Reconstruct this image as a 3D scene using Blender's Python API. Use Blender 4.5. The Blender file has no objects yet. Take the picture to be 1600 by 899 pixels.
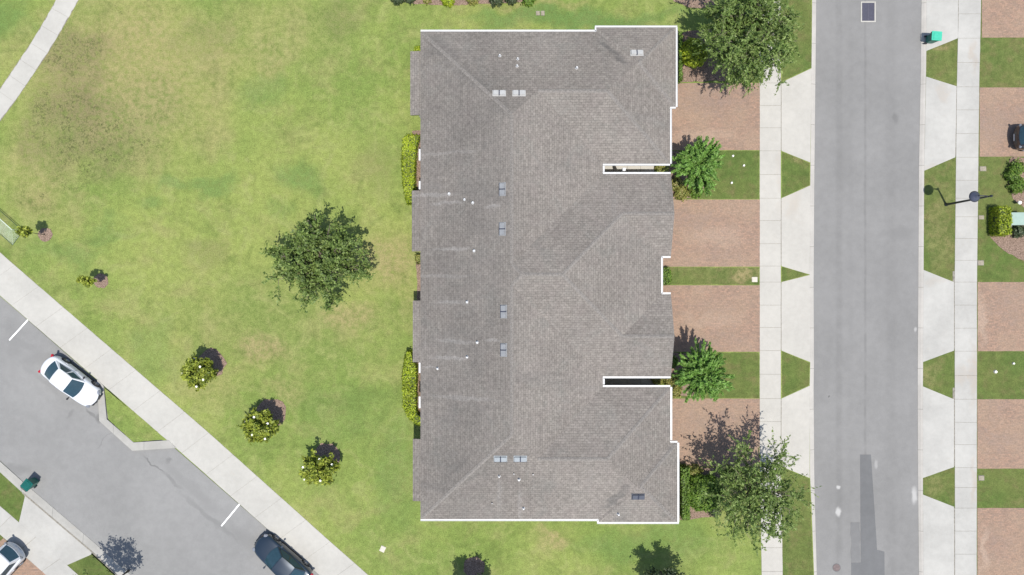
import bpy, bmesh, math, random
import numpy as np
from mathutils import Vector, Matrix
R = math.radians
H = 51.0                      # drone height in metres
S = 0.048                     # metres per photo pixel on the ground
SC = bpy.context.scene
COL = SC.collection

# ---------------------------------------------------------------- camera, sky, sun, exposure
cam = bpy.data.cameras.new('camera'); co = bpy.data.objects.new('camera', cam); COL.objects.link(co)
co.location = (0, 0, H); co.rotation_euler = (0, 0, 0)
cam.sensor_width = 36.0; cam.lens = 36.0 * H / (1600 * S); cam.clip_end = 2000; cam.clip_start = 0.5
SC.camera = co
SUN_AZ = math.atan2(-5.2, 2.6)            # direction towards the sun in the ground plane (south, a little east)
SUN_EL = R(74.5)
w = bpy.data.worlds.new('World'); SC.world = w; w.use_nodes = True
wn = w.node_tree.nodes; sky = wn.new('ShaderNodeTexSky'); sky.sky_type = 'NISHITA'; sky.sun_disc = False
sky.sun_elevation = SUN_EL; sky.sun_rotation = math.pi / 2 - SUN_AZ
w.node_tree.links.new(sky.outputs[0], wn['Background'].inputs[0]); wn['Background'].inputs[1].default_value = 0.125
sl = bpy.data.lights.new('sun', 'SUN'); so = bpy.data.objects.new('sun', sl); COL.objects.link(so)
sl.energy = 4.15; sl.angle = R(0.53); sl.color = (1.0, 0.965, 0.905)
d = Vector((math.cos(SUN_AZ) * math.cos(SUN_EL), math.sin(SUN_AZ) * math.cos(SUN_EL), math.sin(SUN_EL)))
so.rotation_euler = d.to_track_quat('Z', 'Y').to_euler(); so.location = (20, -30, 60)
SC.view_settings.view_transform = 'Standard'; SC.view_settings.look = 'None'
SC.view_settings.exposure = 0.55; SC.view_settings.gamma = 1.0
SC.render.engine = 'CYCLES'; SC.render.resolution_x = 1024; SC.render.resolution_y = 575

# ---------------------------------------------------------------- helpers
def P(px, py, z=0.0):
    f = S * (H - z) / H
    return Vector(((px - 800) * f, (449.5 - py) * f, z))

def tag(o, label=None, cat=None, group=None, kind=None):
    if label: o['label'] = label
    if cat: o['category'] = cat
    if group: o['group'] = group
    if kind: o['kind'] = kind
    return o

def empty(name, loc, rz=0.0, label=None, cat=None, group=None):
    o = bpy.data.objects.new(name, None); COL.objects.link(o); o.location = loc; o.rotation_euler = (0, 0, rz)
    o.empty_display_size = 0.3
    return tag(o, label, cat, group)

def mesh_obj(name, verts, faces, mat, parent=None, smooth=False, mats=None, midx=None):
    me = bpy.data.meshes.new(name); me.from_pydata([tuple(v) for v in verts], [], faces); me.update()
    for m in (mats or [mat]): me.materials.append(m)
    if midx is not None: me.polygons.foreach_set('material_index', midx)
    if smooth: me.polygons.foreach_set('use_smooth', [True] * len(me.polygons))
    o = bpy.data.objects.new(name, me); COL.objects.link(o)
    if parent: o.parent = parent
    return o

def bm_obj(name, bm, mat, parent=None, smooth=False, mats=None):
    me = bpy.data.meshes.new(name); bmesh.ops.recalc_face_normals(bm, faces=bm.faces); bm.to_mesh(me); bm.free()
    for m in (mats or [mat]): me.materials.append(m)
    if smooth: me.polygons.foreach_set('use_smooth', [True] * len(me.polygons))
    o = bpy.data.objects.new(name, me); COL.objects.link(o)
    if parent: o.parent = parent
    return o

def box(bm, c, s, rz=0.0, M=None, bevel=0.0, taper=None):
    r = bmesh.ops.create_cube(bm, size=1.0)
    vs = r['verts']
    for v in vs:
        v.co = Vector((v.co.x * s[0], v.co.y * s[1], v.co.z * s[2]))
        if taper and v.co.z < 0: v.co.x *= taper; v.co.y *= taper
    if bevel:
        es = list({e for v in vs for e in v.link_edges})
        rb = bmesh.ops.bevel(bm, geom=es, offset=bevel, segments=2, affect='EDGES')
        vs = list({v for f in rb['faces'] for v in f.verts} | {v for v in vs if v.is_valid})
    T = Matrix.Translation(Vector(c)) @ Matrix.Rotation(rz, 4, 'Z')
    if M is not None: T = M @ T
    for v in vs: v.co = T @ v.co
    return vs

def tube(bm, pts, rads, seg=8, cap=True):
    rings = []
    n = len(pts)
    pts = [Vector(p) for p in pts]
    up = Vector((0, 0, 1))
    for i, p in enumerate(pts):
        t = (pts[min(i + 1, n - 1)] - pts[max(i - 1, 0)]).normalized()
        a = t.cross(up)
        if a.length < 1e-3: a = t.cross(Vector((1, 0, 0)))
        a.normalize(); b = t.cross(a).normalized()
        rings.append([bm.verts.new(p + (a * math.cos(k * 2 * math.pi / seg) + b * math.sin(k * 2 * math.pi / seg)) * rads[i]) for k in range(seg)])
    for i in range(n - 1):
        for k in range(seg):
            bm.faces.new((rings[i][k], rings[i][(k + 1) % seg], rings[i + 1][(k + 1) % seg], rings[i + 1][k]))
    if cap:
        bm.faces.new(rings[0]); bm.faces.new(rings[-1][::-1])

def lathe(bm, prof, c=(0, 0, 0), seg=20):
    c = Vector(c); rings = []
    for r, z in prof:
        rings.append([bm.verts.new(c + Vector((max(r, 1e-4) * math.cos(k * 2 * math.pi / seg), max(r, 1e-4) * math.sin(k * 2 * math.pi / seg), z))) for k in range(seg)])
    for i in range(len(prof) - 1):
        for k in range(seg):
            bm.faces.new((rings[i][k], rings[i][(k + 1) % seg], rings[i + 1][(k + 1) % seg], rings[i + 1][k]))

def area2(p): return sum(p[i][0] * p[(i + 1) % len(p)][1] - p[(i + 1) % len(p)][0] * p[i][1] for i in range(len(p)))

def jag(pts, amp, step, rnd):
    out = []
    n = len(pts)
    for i in range(n):
        a, b = Vector(pts[i]), Vector(pts[(i + 1) % n]); L = (b - a).length; k = max(1, int(L / step))
        nrm = Vector((-(b - a).y, (b - a).x, 0)).normalized() if L > 1e-6 else Vector((0, 0, 0))
        out.append(a)
        for j in range(1, k):
            out.append(a.lerp(b, j / k) + nrm * rnd.uniform(-amp, amp))
    return out

def slab(name, pix, z, thick, mat, parent=None, jitter=0.0, step=0.35, world=False, seed=1):
    pts = [Vector(p) if world else P(*p) for p in pix]
    for p in pts: p.z = 0
    if jitter: pts = jag(pts, jitter, step, random.Random(seed))
    if area2(pts) < 0: pts = pts[::-1]
    n = len(pts)
    v = [(p.x, p.y, z) for p in pts] + [(p.x, p.y, z - thick) for p in pts]
    f = [list(range(n))] + [[i + n, (i + 1) % n + n, (i + 1) % n, i] for i in range(n)]
    return mesh_obj(name, v, f, mat, parent)

# ---------------------------------------------------------------- materials
class NT:
    def __init__(s, name):
        s.m = bpy.data.materials.new(name); s.m.use_nodes = True; s.t = s.m.node_tree; s.t.nodes.clear()
        s.out = s.n('ShaderNodeOutputMaterial'); s.b = s.n('ShaderNodeBsdfPrincipled'); s.l(s.b.outputs[0], s.out.inputs[0])
        s.tc = s.n('ShaderNodeTexCoord')
    def n(s, k, **kw):
        x = s.t.nodes.new(k)
        for a, v in kw.items(): setattr(x, a, v)
        return x
    def l(s, a, b): s.t.links.new(a, b)
    def put(s, inp, v):
        if hasattr(v, 'is_linked') or isinstance(v, bpy.types.NodeSocket): s.l(v, inp)
        else: inp.default_value = v
    def noise(s, scale, detail=3, rough=0.5, dist=0.0, vec=None, sx=None):
        x = s.n('ShaderNodeTexNoise'); x.inputs['Scale'].default_value = scale; x.inputs['Detail'].default_value = detail
        x.inputs['Roughness'].default_value = rough; x.inputs['Distortion'].default_value = dist
        v = vec or s.tc.outputs['Object']
        if sx:
            mp = s.n('ShaderNodeMapping'); mp.inputs['Scale'].default_value = sx; s.l(v, mp.inputs[0]); v = mp.outputs[0]
        s.l(v, x.inputs['Vector']); return x.outputs['Fac']
    def math(s, op, a, b=0.0, c=None):
        x = s.n('ShaderNodeMath', operation=op); s.put(x.inputs[0], a); s.put(x.inputs[1], b)
        if c is not None: s.put(x.inputs[2], c)
        return x.outputs[0]
    def ramp(s, v, a, b, lo=0.0, hi=1.0):
        x = s.n('ShaderNodeMapRange', interpolation_type='SMOOTHSTEP'); s.put(x.inputs[0], v)
        for i, q in enumerate((a, b, lo, hi)): x.inputs[i + 1].default_value = q
        return x.outputs[0]
    def mix(s, f, a, b, mode='MIX'):
        x = s.n('ShaderNodeMix', data_type='RGBA', blend_type=mode); s.put(x.inputs[0], f)
        for i, q in ((6, a), (7, b)):
            if isinstance(q, tuple): q = (*q, 1.0)[:4]
            s.put(x.inputs[i], q)
        return x.outputs[2]
    def gain(s, col, v):
        x = s.n('ShaderNodeVectorMath', operation='SCALE'); s.put(x.inputs[0], col); s.put(x.inputs[3], v); return x.outputs[0]
    def blobs(s, lst, warp=1.2, wscale=0.35):
        """irregular patches of wear and other tone at fixed places of the ground: (px, py, rx, ry) in photo pixels"""
        nz = s.n('ShaderNodeTexNoise'); nz.inputs['Scale'].default_value = wscale; nz.inputs['Detail'].default_value = 4; s.l(s.tc.outputs['Object'], nz.inputs['Vector'])
        a = s.n('ShaderNodeVectorMath', operation='SUBTRACT'); s.l(nz.outputs['Color'], a.inputs[0]); a.inputs[1].default_value = (.5, .5, .5)
        b = s.n('ShaderNodeVectorMath', operation='SCALE'); s.l(a.outputs[0], b.inputs[0]); b.inputs[3].default_value = warp * 4
        c = s.n('ShaderNodeVectorMath', operation='ADD'); s.l(s.tc.outputs['Object'], c.inputs[0]); s.l(b.outputs[0], c.inputs[1])
        tot = None
        for e in lst:
            px, py, rx, ry = e[:4]; st = e[4] if len(e) > 4 else 1.0; an = e[5] if len(e) > 5 else 0.0
            q = P(px, py)
            m = s.n('ShaderNodeVectorMath', operation='SUBTRACT'); s.l(c.outputs[0], m.inputs[0]); m.inputs[1].default_value = (q.x, q.y, 0)
            mo = m.outputs[0]
            if an:
                ro = s.n('ShaderNodeVectorRotate', rotation_type='Z_AXIS'); s.l(mo, ro.inputs[0]); ro.inputs['Angle'].default_value = R(an); mo = ro.outputs[0]
            k = s.n('ShaderNodeVectorMath', operation='MULTIPLY'); s.l(mo, k.inputs[0]); k.inputs[1].default_value = (1 / (rx * S), 1 / (ry * S), 0)
            ln = s.n('ShaderNodeVectorMath', operation='LENGTH'); s.l(k.outputs[0], ln.inputs[0])
            v = s.ramp(ln.outputs['Value'], 0.35, 1.25, st, 0.0)
            tot = v if tot is None else s.math('MAXIMUM', tot, v)
        return tot
    def done(s, col, rough=0.9, bump=None, bs=0.3, bd=0.02, spec=0.3):
        s.put(s.b.inputs['Base Color'], col if not isinstance(col, tuple) else (*col, 1.0)[:4]); s.put(s.b.inputs['Roughness'], rough)
        s.b.inputs['Specular IOR Level'].default_value = spec
        if bump is not None:
            x = s.n('ShaderNodeBump'); x.inputs['Strength'].default_value = bs; x.inputs['Distance'].default_value = bd
            s.l(bump, x.inputs['Height']); s.l(x.outputs[0], s.b.inputs['Normal'])
        return s.m

def plain(name, col, rough=0.5, var=0.08, scale=6.0, metal=0.0, coat=0.0, spec=0.5):
    t = NT(name); n = t.noise(scale, 4); c = t.gain(t.mix(0.0, col, col), t.ramp(n, .25, .75, 1 - var, 1 + var))
    m = t.done(c, rough, spec=spec); t.b.inputs['Metallic'].default_value = metal; t.b.inputs['Coat Weight'].default_value = coat; t.b.inputs['Coat Roughness'].default_value = 0.05
    return m

def grass_mat(name, base, alt, dry, alt2=(.225, .24, .085), big=0.09, blob_dry=None, blob_dark=None, blob_green=None, specks=None):
    t = NT(name)
    n1 = t.noise(big, 5, .6, .4); n2 = t.noise(big * 4.3, 5, .6, .3); n3 = t.noise(2.4, 5, .65); n4 = t.noise(11.0, 4, .75); n5 = t.noise(34.0, 2, .7)
    c = t.mix(t.ramp(n1, .36, .64), base, alt)
    c = t.mix(t.ramp(n2, .45, .75, 0, .7), c, dry)
    c = t.mix(t.math('MULTIPLY', t.ramp(t.noise(.75, 5, .65, .6), .5, .72, 0, .45), 1.0), c, tuple(x * .74 for x in base))
    c = t.mix(t.ramp(t.noise(.62, 5, .6, 1.0), .48, .70, 0, .55), c, alt2)
    c = t.mix(t.ramp(t.noise(.28, 5, .65, .8), .52, .72, 0, .55), c, tuple(x * .72 for x in base))
    if blob_dry: c = t.mix(t.math('MULTIPLY', t.blobs(blob_dry), t.ramp(n3, .3, .62, .15, .8)), c, (.25, .195, .10))
    if blob_green: c = t.mix(t.math('MULTIPLY', t.blobs(blob_green), t.ramp(n3, .25, .6, .5, .95)), c, (.085, .15, .042))
    if blob_dark:
        c = t.mix(t.math('MULTIPLY', t.blobs(blob_dark), t.ramp(n3, .34, .58, .25, .9)), c, (.118, .098, .055))
    if specks:
        vz = t.noise(5.2, 5, .8, .8)
        c = t.mix(t.math('MULTIPLY', t.blobs(specks, 1.5, .5), t.math('MULTIPLY', t.ramp(vz, .49, .57, 0, .95), t.ramp(t.noise(.8, 4, .7), .38, .62, .1, 1))), c, (.066, .072, .026))
    g = t.math('ADD', t.ramp(n4, .3, .7, .76, 1.2), t.ramp(n5, .3, .7, -.2, .2))
    g = t.math('MULTIPLY', g, t.ramp(n3, .3, .7, .86, 1.12))
    c = t.gain(c, g)
    h = t.math('ADD', n4, n5)
    return t.done(c, .95, h, .55, .05, .15)

lawn_m = grass_mat('lawn_grass', (.137, .187, .045), (.196, .23, .062), (.224, .216, .083),
    blob_dry=[(190, 120, 175, 150, .8), (300, 160, 70, 90, .4), (60, 270, 60, 110, .5), (600, 400, 50, 60, .8), (545, 490, 60, 30, .75), (405, 535, 45, 40, .85), (440, 50, 120, 60, .3), (455, 615, 30, 30, .5), (858, 852, 34, 18, .9), (830, 8, 100, 10, .5), (70, 30, 40, 25, .3), (320, 90, 90, 60, .5), (410, 90, 40, 60, .5), (330, 600, 60, 40, .4), (640, 440, 25, 70, .4), (415, 500, 220, 90, .18)],
    blob_dark=[(115, 90, 60, 45, .5), (110, 165, 75, 60, .55), (140, 230, 90, 45, .48), (60, 215, 30, 50, .4), (325, 60, 60, 30, .2), (535, 25, 40, 30, .35), (590, 260, 30, 50, .3), (320, 395, 40, 20, .35)],
    blob_green=[(466, 270, 40, 30, .6), (325, 285, 50, 20, .6), (235, 320, 25, 15, .5), (410, 150, 40, 30, .4), (270, 290, 30, 14, .5), (170, 360, 50, 18, .45), (900, 30, 200, 18, .8), (620, 720, 40, 110, .4), (1000, 850, 120, 30, .45), (550, 650, 110, 60, .25), (10, 30, 30, 40, .6), (110, 390, 70, 22, .4), (240, 540, 40, 50, .35), (430, 330, 30, 20, .3)],
    specks=[(115, 90, 60, 55, .8), (100, 190, 80, 70, 1), (175, 215, 70, 55, 1), (150, 250, 90, 50, .8), (45, 305, 30, 22, 1), (240, 245, 40, 25, .5), (205, 8, 45, 8, .7), (270, 190, 60, 40, .35), (340, 20, 60, 15, .3), (400, 540, 40, 40, .25)])
verge_m = grass_mat('verge_grass', (.078, .115, .028), (.10, .122, .034), (.135, .115, .05), alt2=(.115, .145, .04), big=.25,
    blob_dry=[(1090, 425, 100, 30, .2), (1160, 428, 22, 12, .9), (1475, 75, 20, 10, .8), (1235, 245, 14, 10, .7), (1466, 755, 22, 28, .3), (1465, 350, 20, 90, .35), (1465, 590, 18, 30, .35), (1535, 150, 300, 200, .1)])

def concrete(name, col, stain=(.30, .245, .19), blob=None, joints=None, var=.05):
    t = NT(name); n1 = t.noise(.35, 5, .6); n2 = t.noise(2.6, 5, .65); n3 = t.noise(28, 3, .7)
    c = t.gain(t.mix(0.0, col, col), t.math('ADD', t.ramp(n1, .3, .7, 1 - var, 1 + var), t.math('ADD', t.ramp(n2, .3, .7, -.035, .035), t.ramp(n3, .3, .7, -.03, .03))))
    c = t.mix(t.ramp(t.noise(.9, 6, .7, .5), .58, .8, 0, .25), c, stain)
    if blob: c = t.mix(t.math('MULTIPLY', t.blobs(blob, .5, .8), t.ramp(n2, .3, .7, .3, .8)), c, stain)
    if joints:
        sp = t.n('ShaderNodeSeparateXYZ'); t.l(t.tc.outputs['Object'], sp.inputs[0])
        fr = t.math('FRACT', t.math('DIVIDE', sp.outputs[joints[0]], joints[1])); c = t.mix(t.math('LESS_THAN', fr, joints[2]), c, tuple(x * .6 for x in col))
    return t.done(c, .88, n3, .15, .01, .25)
conc_w = concrete('warm_concrete', (.352, .335, .30), blob=[(1222, 300, 8, 40, .35), (1238, 320, 14, 30, .45), (1220, 255, 10, 20, .3)])
conc_c = concrete('cool_concrete', (.325, .315, .29), blob=[(1520, 90, 6, 30, .6), (1475, 143, 14, 12, .5), (1520, 590, 8, 50, .7), (1500, 585, 20, 12, .5), (1520, 755, 6, 40, .7), (1466, 262, 24, 8, .4), (1466, 440, 24, 8, .35)], var=.09)
conc_d = concrete('path_concrete', (.345, .332, .30), var=.06)
kerb_m = concrete('kerb_concrete', (.34, .32, .29), joints=(1, 3.05, .012), var=.08)
kerb_d = concrete('worn_kerb_concrete', (.29, .28, .255), joints=(0, 2.3, .012), var=.1)
joint_m = plain('joint_soil', (.18, .165, .135), .95, .3)

def asphalt(name, base, blob=None, lines=None, light=None):
    t = NT(name); n1 = t.noise(.16, 5, .6, .2); n2 = t.noise(1.7, 6, .7); n3 = t.noise(42, 3, .8)
    st = t.noise(1.0, 5, .6, vec=None, sx=(1.2, .05, 1))
    c = t.gain(t.mix(0.0, base, base), t.math('ADD', t.ramp(n1, .3, .7, .93, 1.06), t.math('ADD', t.ramp(n2, .3, .7, -.045, .045), t.ramp(n3, .3, .7, -.09, .09))))
    if lines:
        sp = t.n('ShaderNodeSeparateXYZ'); t.l(t.tc.outputs['Object'], sp.inputs[0])
        for px, wd, s_ in lines:
            q = P(px, 0).x; dx = t.math('ABSOLUTE', t.math('SUBTRACT', t.math('ADD', sp.outputs[0], t.ramp(t.noise(.5, 2), .3, .7, -.02, .02)), q))
            m = t.math('MULTIPLY', t.ramp(dx, wd * .2, wd, s_, 0), t.ramp(t.noise(.6, 4, .7), .35, .65, .25, 1)); c = t.mix(m, c, tuple(x * .6 for x in base))
    if blob: c = t.mix(t.math('MULTIPLY', t.blobs(blob, .25, .9), t.ramp(n2, .3, .7, .5, .9)), c, tuple(x * .55 for x in base))
    if light: c = t.mix(t.blobs(light, .1, 1.5), c, (.45, .44, .42))
    return t.done(c, .92, n3, .2, .01, .2)
road_m = asphalt('street_asphalt', (.178, .174, .167), lines=[(1353, .14, .42), (1312, .38, .30), (1393, .6, .18), (1330, .3, .10)],
    blob=[(1410, 365, 22, 12, .35), (1300, 765, 20, 30, .2), (1402, 182, 5, 7, .6), (1298, 620, 2, 2, 1), (1320, 240, 14, 60, .15), (1388, 80, 30, 20, .12)],
    light=[(1310, 763, 3, 3.5, .6), (1311, 801, 4, 8, .6), (1430, 775, 5, 14, .5), (1432, 515, 3, 5, .4), (1370, 727, 3, 8, .25)])
road2_m = asphalt('side_street_asphalt', (.195, .192, .184),
    blob=[(240, 728, 26, 1.6, .95, 41), (268, 752, 22, 4, .55, 40), (330, 812, 70, 4.5, .45, 41), (300, 765, 70, 10, .25, 41), (385, 845, 50, 14, .25, 41), (50, 548, 60, 6, .22, 40), (60, 590, 60, 5, .22, 40), (160, 690, 20, 1.2, .5, -42), (143, 648, 14, 3, .9, 40), (10, 735, 40, 8, .3, 40), (153, 652, 6, 8, 1), (25, 735, 30, 10, .5), (20, 530, 14, 50, .2), (60, 560, 35, 14, .3), (262, 722, 5, 4, .7), (108, 648, 8, 3, .5, -40)])
patch_m = asphalt('fresh_asphalt', (.118, .118, .118))
patch2_m = asphalt('patch_asphalt', (.145, .143, .14))
paint_m = plain('road_paint', (.72, .72, .70), .7, .1, 9)

def pavers():
    t = NT('brick_pavers')
    mp = t.n('ShaderNodeMapping'); t.l(t.tc.outputs['Object'], mp.inputs[0])
    br = t.n('ShaderNodeTexBrick'); t.l(mp.outputs[0], br.inputs['Vector'])
    br.inputs['Scale'].default_value = 1.0; br.inputs['Brick Width'].default_value = .24; br.inputs['Row Height'].default_value = .12
    br.inputs['Mortar Size'].default_value = .006; br.inputs['Mortar Smooth'].default_value = .3; br.inputs['Bias'].default_value = 0
    br.inputs['Color1'].default_value = (.275, .176, .125, 1); br.inputs['Color2'].default_value = (.20, .138, .104, 1); br.inputs['Mortar'].default_value = (.16, .13, .10, 1)
    n1 = t.noise(.4, 5, .6); n2 = t.noise(2.2, 5, .7); n3 = t.noise(9, 3, .7)
    c = t.mix(t.ramp(n1, .35, .65, 0, .5), br.outputs['Color'], (.255, .185, .13)); c = t.mix(t.ramp(n2, .5, .75, 0, .4), c, (.17, .125, .105))
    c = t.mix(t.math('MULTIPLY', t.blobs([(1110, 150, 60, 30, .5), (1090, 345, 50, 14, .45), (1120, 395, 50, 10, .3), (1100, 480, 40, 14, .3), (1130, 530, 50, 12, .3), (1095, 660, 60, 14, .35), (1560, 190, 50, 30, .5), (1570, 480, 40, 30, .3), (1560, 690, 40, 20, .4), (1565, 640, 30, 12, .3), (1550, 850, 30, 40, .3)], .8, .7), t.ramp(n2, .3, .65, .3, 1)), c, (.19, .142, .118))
    c = t.mix(t.blobs([(1535, 500, 7, 40, .5), (1537, 860, 8, 40, .5), (1120, 370, 50, 20, .3), (1100, 210, 50, 14, .3), (1110, 500, 50, 14, .25)], .5, .9), c, (.31, .235, .18))
    c = t.gain(c, t.math('ADD', t.ramp(n3, .3, .7, .84, 1.13), t.ramp(n2, .3, .7, -.06, .06)))
    return t.done(c, .9, br.outputs['Fac'], -.3, .01, .2)
paver_m = pavers()

def shingles():
    t = NT('roof_shingles')
    uv = t.tc.outputs['UV']
    br = t.n('ShaderNodeTexBrick'); t.l(uv, br.inputs['Vector']); br.offset = .5; br.offset_frequency = 2
    br.inputs['Scale'].default_value = 1.0; br.inputs['Brick Width'].default_value = .30; br.inputs['Row Height'].default_value = .175
    br.inputs['Mortar Size'].default_value = .017; br.inputs['Mortar Smooth'].default_value = .8
    br.inputs['Color1'].default_value = (.197, .177, .156, 1); br.inputs['Color2'].default_value = (.160, .143, .126, 1); br.inputs['Mortar'].default_value = (.104, .094, .084, 1)
    n0 = t.noise(.16, 5, .65, .3, uv); n1 = t.noise(.8, 5, .65, .2, uv); n2 = t.noise(13, 3, .7, 0, uv); n4 = t.noise(3.6, 3, .85, 0, uv)
    c = t.mix(t.ramp(n1, .4, .7, 0, .4), br.outputs['Color'], (.165, .142, .13))
    c = t.mix(t.ramp(t.noise(.5, 4, .7, .8, uv), .5, .7, 0, .3), c, (.14, .14, .125))
    c = t.mix(t.ramp(t.noise(1.0, 5, .6, 0, uv, (.9, .12, 1)), .55, .8, 0, .28), c, (.20, .19, .175))
    c = t.mix(t.ramp(t.noise(1.0, 5, .6, 0, uv, (.55, .1, 2)), .52, .78, 0, .35), c, (.10, .095, .09))
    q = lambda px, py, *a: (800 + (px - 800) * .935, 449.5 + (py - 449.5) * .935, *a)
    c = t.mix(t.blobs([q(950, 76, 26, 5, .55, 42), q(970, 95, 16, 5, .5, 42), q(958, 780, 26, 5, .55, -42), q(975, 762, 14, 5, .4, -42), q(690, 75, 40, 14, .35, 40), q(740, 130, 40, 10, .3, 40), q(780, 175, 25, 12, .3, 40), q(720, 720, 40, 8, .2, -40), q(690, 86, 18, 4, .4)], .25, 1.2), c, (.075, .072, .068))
    c = t.mix(t.math('MULTIPLY', t.blobs([q(680, 305, 40, 3.5), q(700, 318, 30, 3), q(705, 390, 34, 3), (q(770, 327, 14, 3)), q(708, 473, 28, 3.5), q(715, 533, 34, 3.5), q(705, 559, 34, 3.5), q(672, 574, 12, 2), q(770, 530, 14, 2.5), q(700, 240, 50, 3, .6), q(690, 432, 60, 3, .6), q(725, 620, 60, 4, .7), q(780, 770, 4, 30, .5), q(812, 790, 4, 30, .5)], .12, 1.2), t.ramp(n2, .3, .7, .2, .65)), c, (.29, .275, .26))
    c = t.mix(t.math('MULTIPLY', t.blobs([q(728, 430, 92, 520, .62)], .35, .5), t.ramp(t.noise(.5, 5, .65, .3), .3, .65, .35, .75)), c, (.098, .092, .086))  # broad uneven patch that makes the west-facing slopes darker
    g = t.math('ADD', t.ramp(n0, .3, .7, .90, 1.09), t.math('ADD', t.ramp(n2, .3, .7, -.10, .10), t.ramp(n4, .35, .65, -.15, .15)))
    c = t.gain(c, g)
    return t.done(c, .93, t.math('SUBTRACT', n2, br.outputs['Fac']), .35, .015, .2)
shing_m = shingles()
cap_m = plain('ridge_cap_shingles', (.164, .149, .134), .93, .25, 9)
white_m = plain('white_trim', (.47, .47, .465), .45, .05, 3)
wall_m = plain('stucco', (.55, .52, .46), .9, .06, 8)
glass_m = plain('window_glass', (.03, .04, .05), .06, .1)
door_m = plain('painted_door', (.5, .5, .48), .5, .04)
green_ground_m = plain('far_ground', (.17, .22, .08), .95, .25, .15)
def mulch():
    t = NT('mulch'); n1 = t.noise(1.6, 5, .7); n2 = t.noise(17, 4, .8, .6)
    c = t.mix(t.ramp(n2, .38, .62), (.08, .055, .04), (.30, .215, .165)); c = t.mix(t.ramp(n1, .4, .7, 0, .35), c, (.19, .13, .10))
    return t.done(c, .95, n2, .7, .05, .1)
mulch_m = mulch()

def leaf_mat(name, cols, trans=.35, rough=.55):
    t = NT(name)
    g = t.n('ShaderNodeNewGeometry'); cr = t.n('ShaderNodeValToRGB'); t.l(g.outputs['Random Per Island'], cr.inputs[0])
    e = cr.color_ramp.elements; e[0].color = (*cols[0], 1); e[1].color = (*cols[-1], 1)
    for i, c in enumerate(cols[1:-1]): x = e.new((i + 1) / (len(cols) - 1)); x.color = (*c, 1)
    col = t.gain(cr.outputs[0], t.ramp(t.noise(1.3, 3), .3, .7, .8, 1.2))
    t.done(col, rough, spec=.35)
    tr = t.n('ShaderNodeBsdfTranslucent'); t.l(t.gain(col, 1.25), tr.inputs[0])
    mx = t.n('ShaderNodeMixShader'); mx.inputs[0].default_value = trans; t.l(t.b.outputs[0], mx.inputs[1]); t.l(tr.outputs[0], mx.inputs[2]); t.l(mx.outputs[0], t.out.inputs[0])
    return t.m
oak_l = leaf_mat('oak_leaves', [(.05, .085, .018), (.105, .155, .036), (.14, .205, .048), (.235, .30, .09)])
elm_l = leaf_mat('elm_leaves', [(.06, .105, .02), (.11, .17, .036), (.16, .225, .055), (.26, .33, .11)])
myr_l = leaf_mat('myrtle_leaves', [(.06, .13, .02), (.11, .22, .035), (.16, .30, .055), (.25, .38, .10)])
mag_l = leaf_mat('magnolia_leaves', [(.06, .085, .012), (.15, .19, .022), (.25, .29, .035), (.38, .42, .07)])
dark_l = leaf_mat('dark_leaves', [(.025, .045, .02), (.05, .075, .03), (.07, .095, .04), (.10, .12, .07)])
lime_l = leaf_mat('lime_leaves', [(.13, .19, .008), (.21, .28, .012), (.30, .37, .02), (.40, .45, .05)])
hedge_l = leaf_mat('hedge_leaves', [(.06, .12, .015), (.1, .18, .02), (.13, .22, .03), (.2, .28, .05)])
olive_l = leaf_mat('olive_leaves', [(.13, .15, .03), (.2, .22, .05), (.26, .26, .06), (.32, .26, .1)])
core_m = plain('twig_core', (.045, .06, .02), .95, .3)
bark_m = plain('bark', (.16, .13, .10), .95, .25, 12)
petal_m = plain('petal', (.85, .84, .76), .6, .03)

# ---------------------------------------------------------------- ground, roads, kerbs, paths
slab('ground', [(-6000, -6000), (6000, -6000), (6000, 6000), (-6000, 6000)], -.14, .2, green_ground_m)['kind'] = 'structure'
def st(o): o['kind'] = 'structure'; return o

LK_O = [(1270, -2400), (1269, 0), (1268, 105), (1266, 290), (1265, 440), (1266, 565), (1265, 610), (1265.5, 740), (1268, 790), (1272, 899), (1272, 1500), (1272, 3300)]
LK_I = [(1277, -2400), (1276, 0), (1275, 105), (1273, 290), (1272, 440), (1272.5, 565), (1272, 610), (1273, 740), (1274, 790), (1277, 899), (1278, 1500), (1278, 3300)]
RK_I = [(1442, -2400), (1441, 0), (1440, 105), (1437, 260), (1436, 430), (1435, 600), (1435.5, 740), (1436, 800), (1437, 899), (1438, 3300)]
RK_O = [(1449, -2400), (1448, 0), (1447, 105), (1444, 260), (1443, 430), (1442, 600), (1442, 740), (1442, 800), (1443, 899), (1444, 3300)]
st(slab('street', LK_I + RK_I[::-1], -.10, .04, road_m))
st(slab('side_street', [(-2300, -1545), (0, 464), (485, 887), (1268, 1570), (1268, 1850), (200, 904), (0, 722), (-2300, -1290)], -.105, .03, road2_m))
# lawns
st(slab('lawn', [(-2300, -1545), (-2300, -2400), (1270, -2400)] + LK_O[1:11] + [(1268, 1570), (485, 886), (274, 700), (256, 690), (156, 596), (0, 463)], 0, .14, lawn_m))
st(slab('lawn', [(1449, -2400)] + RK_O[1:] + [(5000, 3300), (5000, -2400)], 0, .14, verge_m))
st(slab('lawn', [(-2300, -1290), (0, 736), (185, 905), (1250, 1862), (1272, 1900), (1272, 3300), (-2300, 3300)], 0, .14, verge_m))

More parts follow.
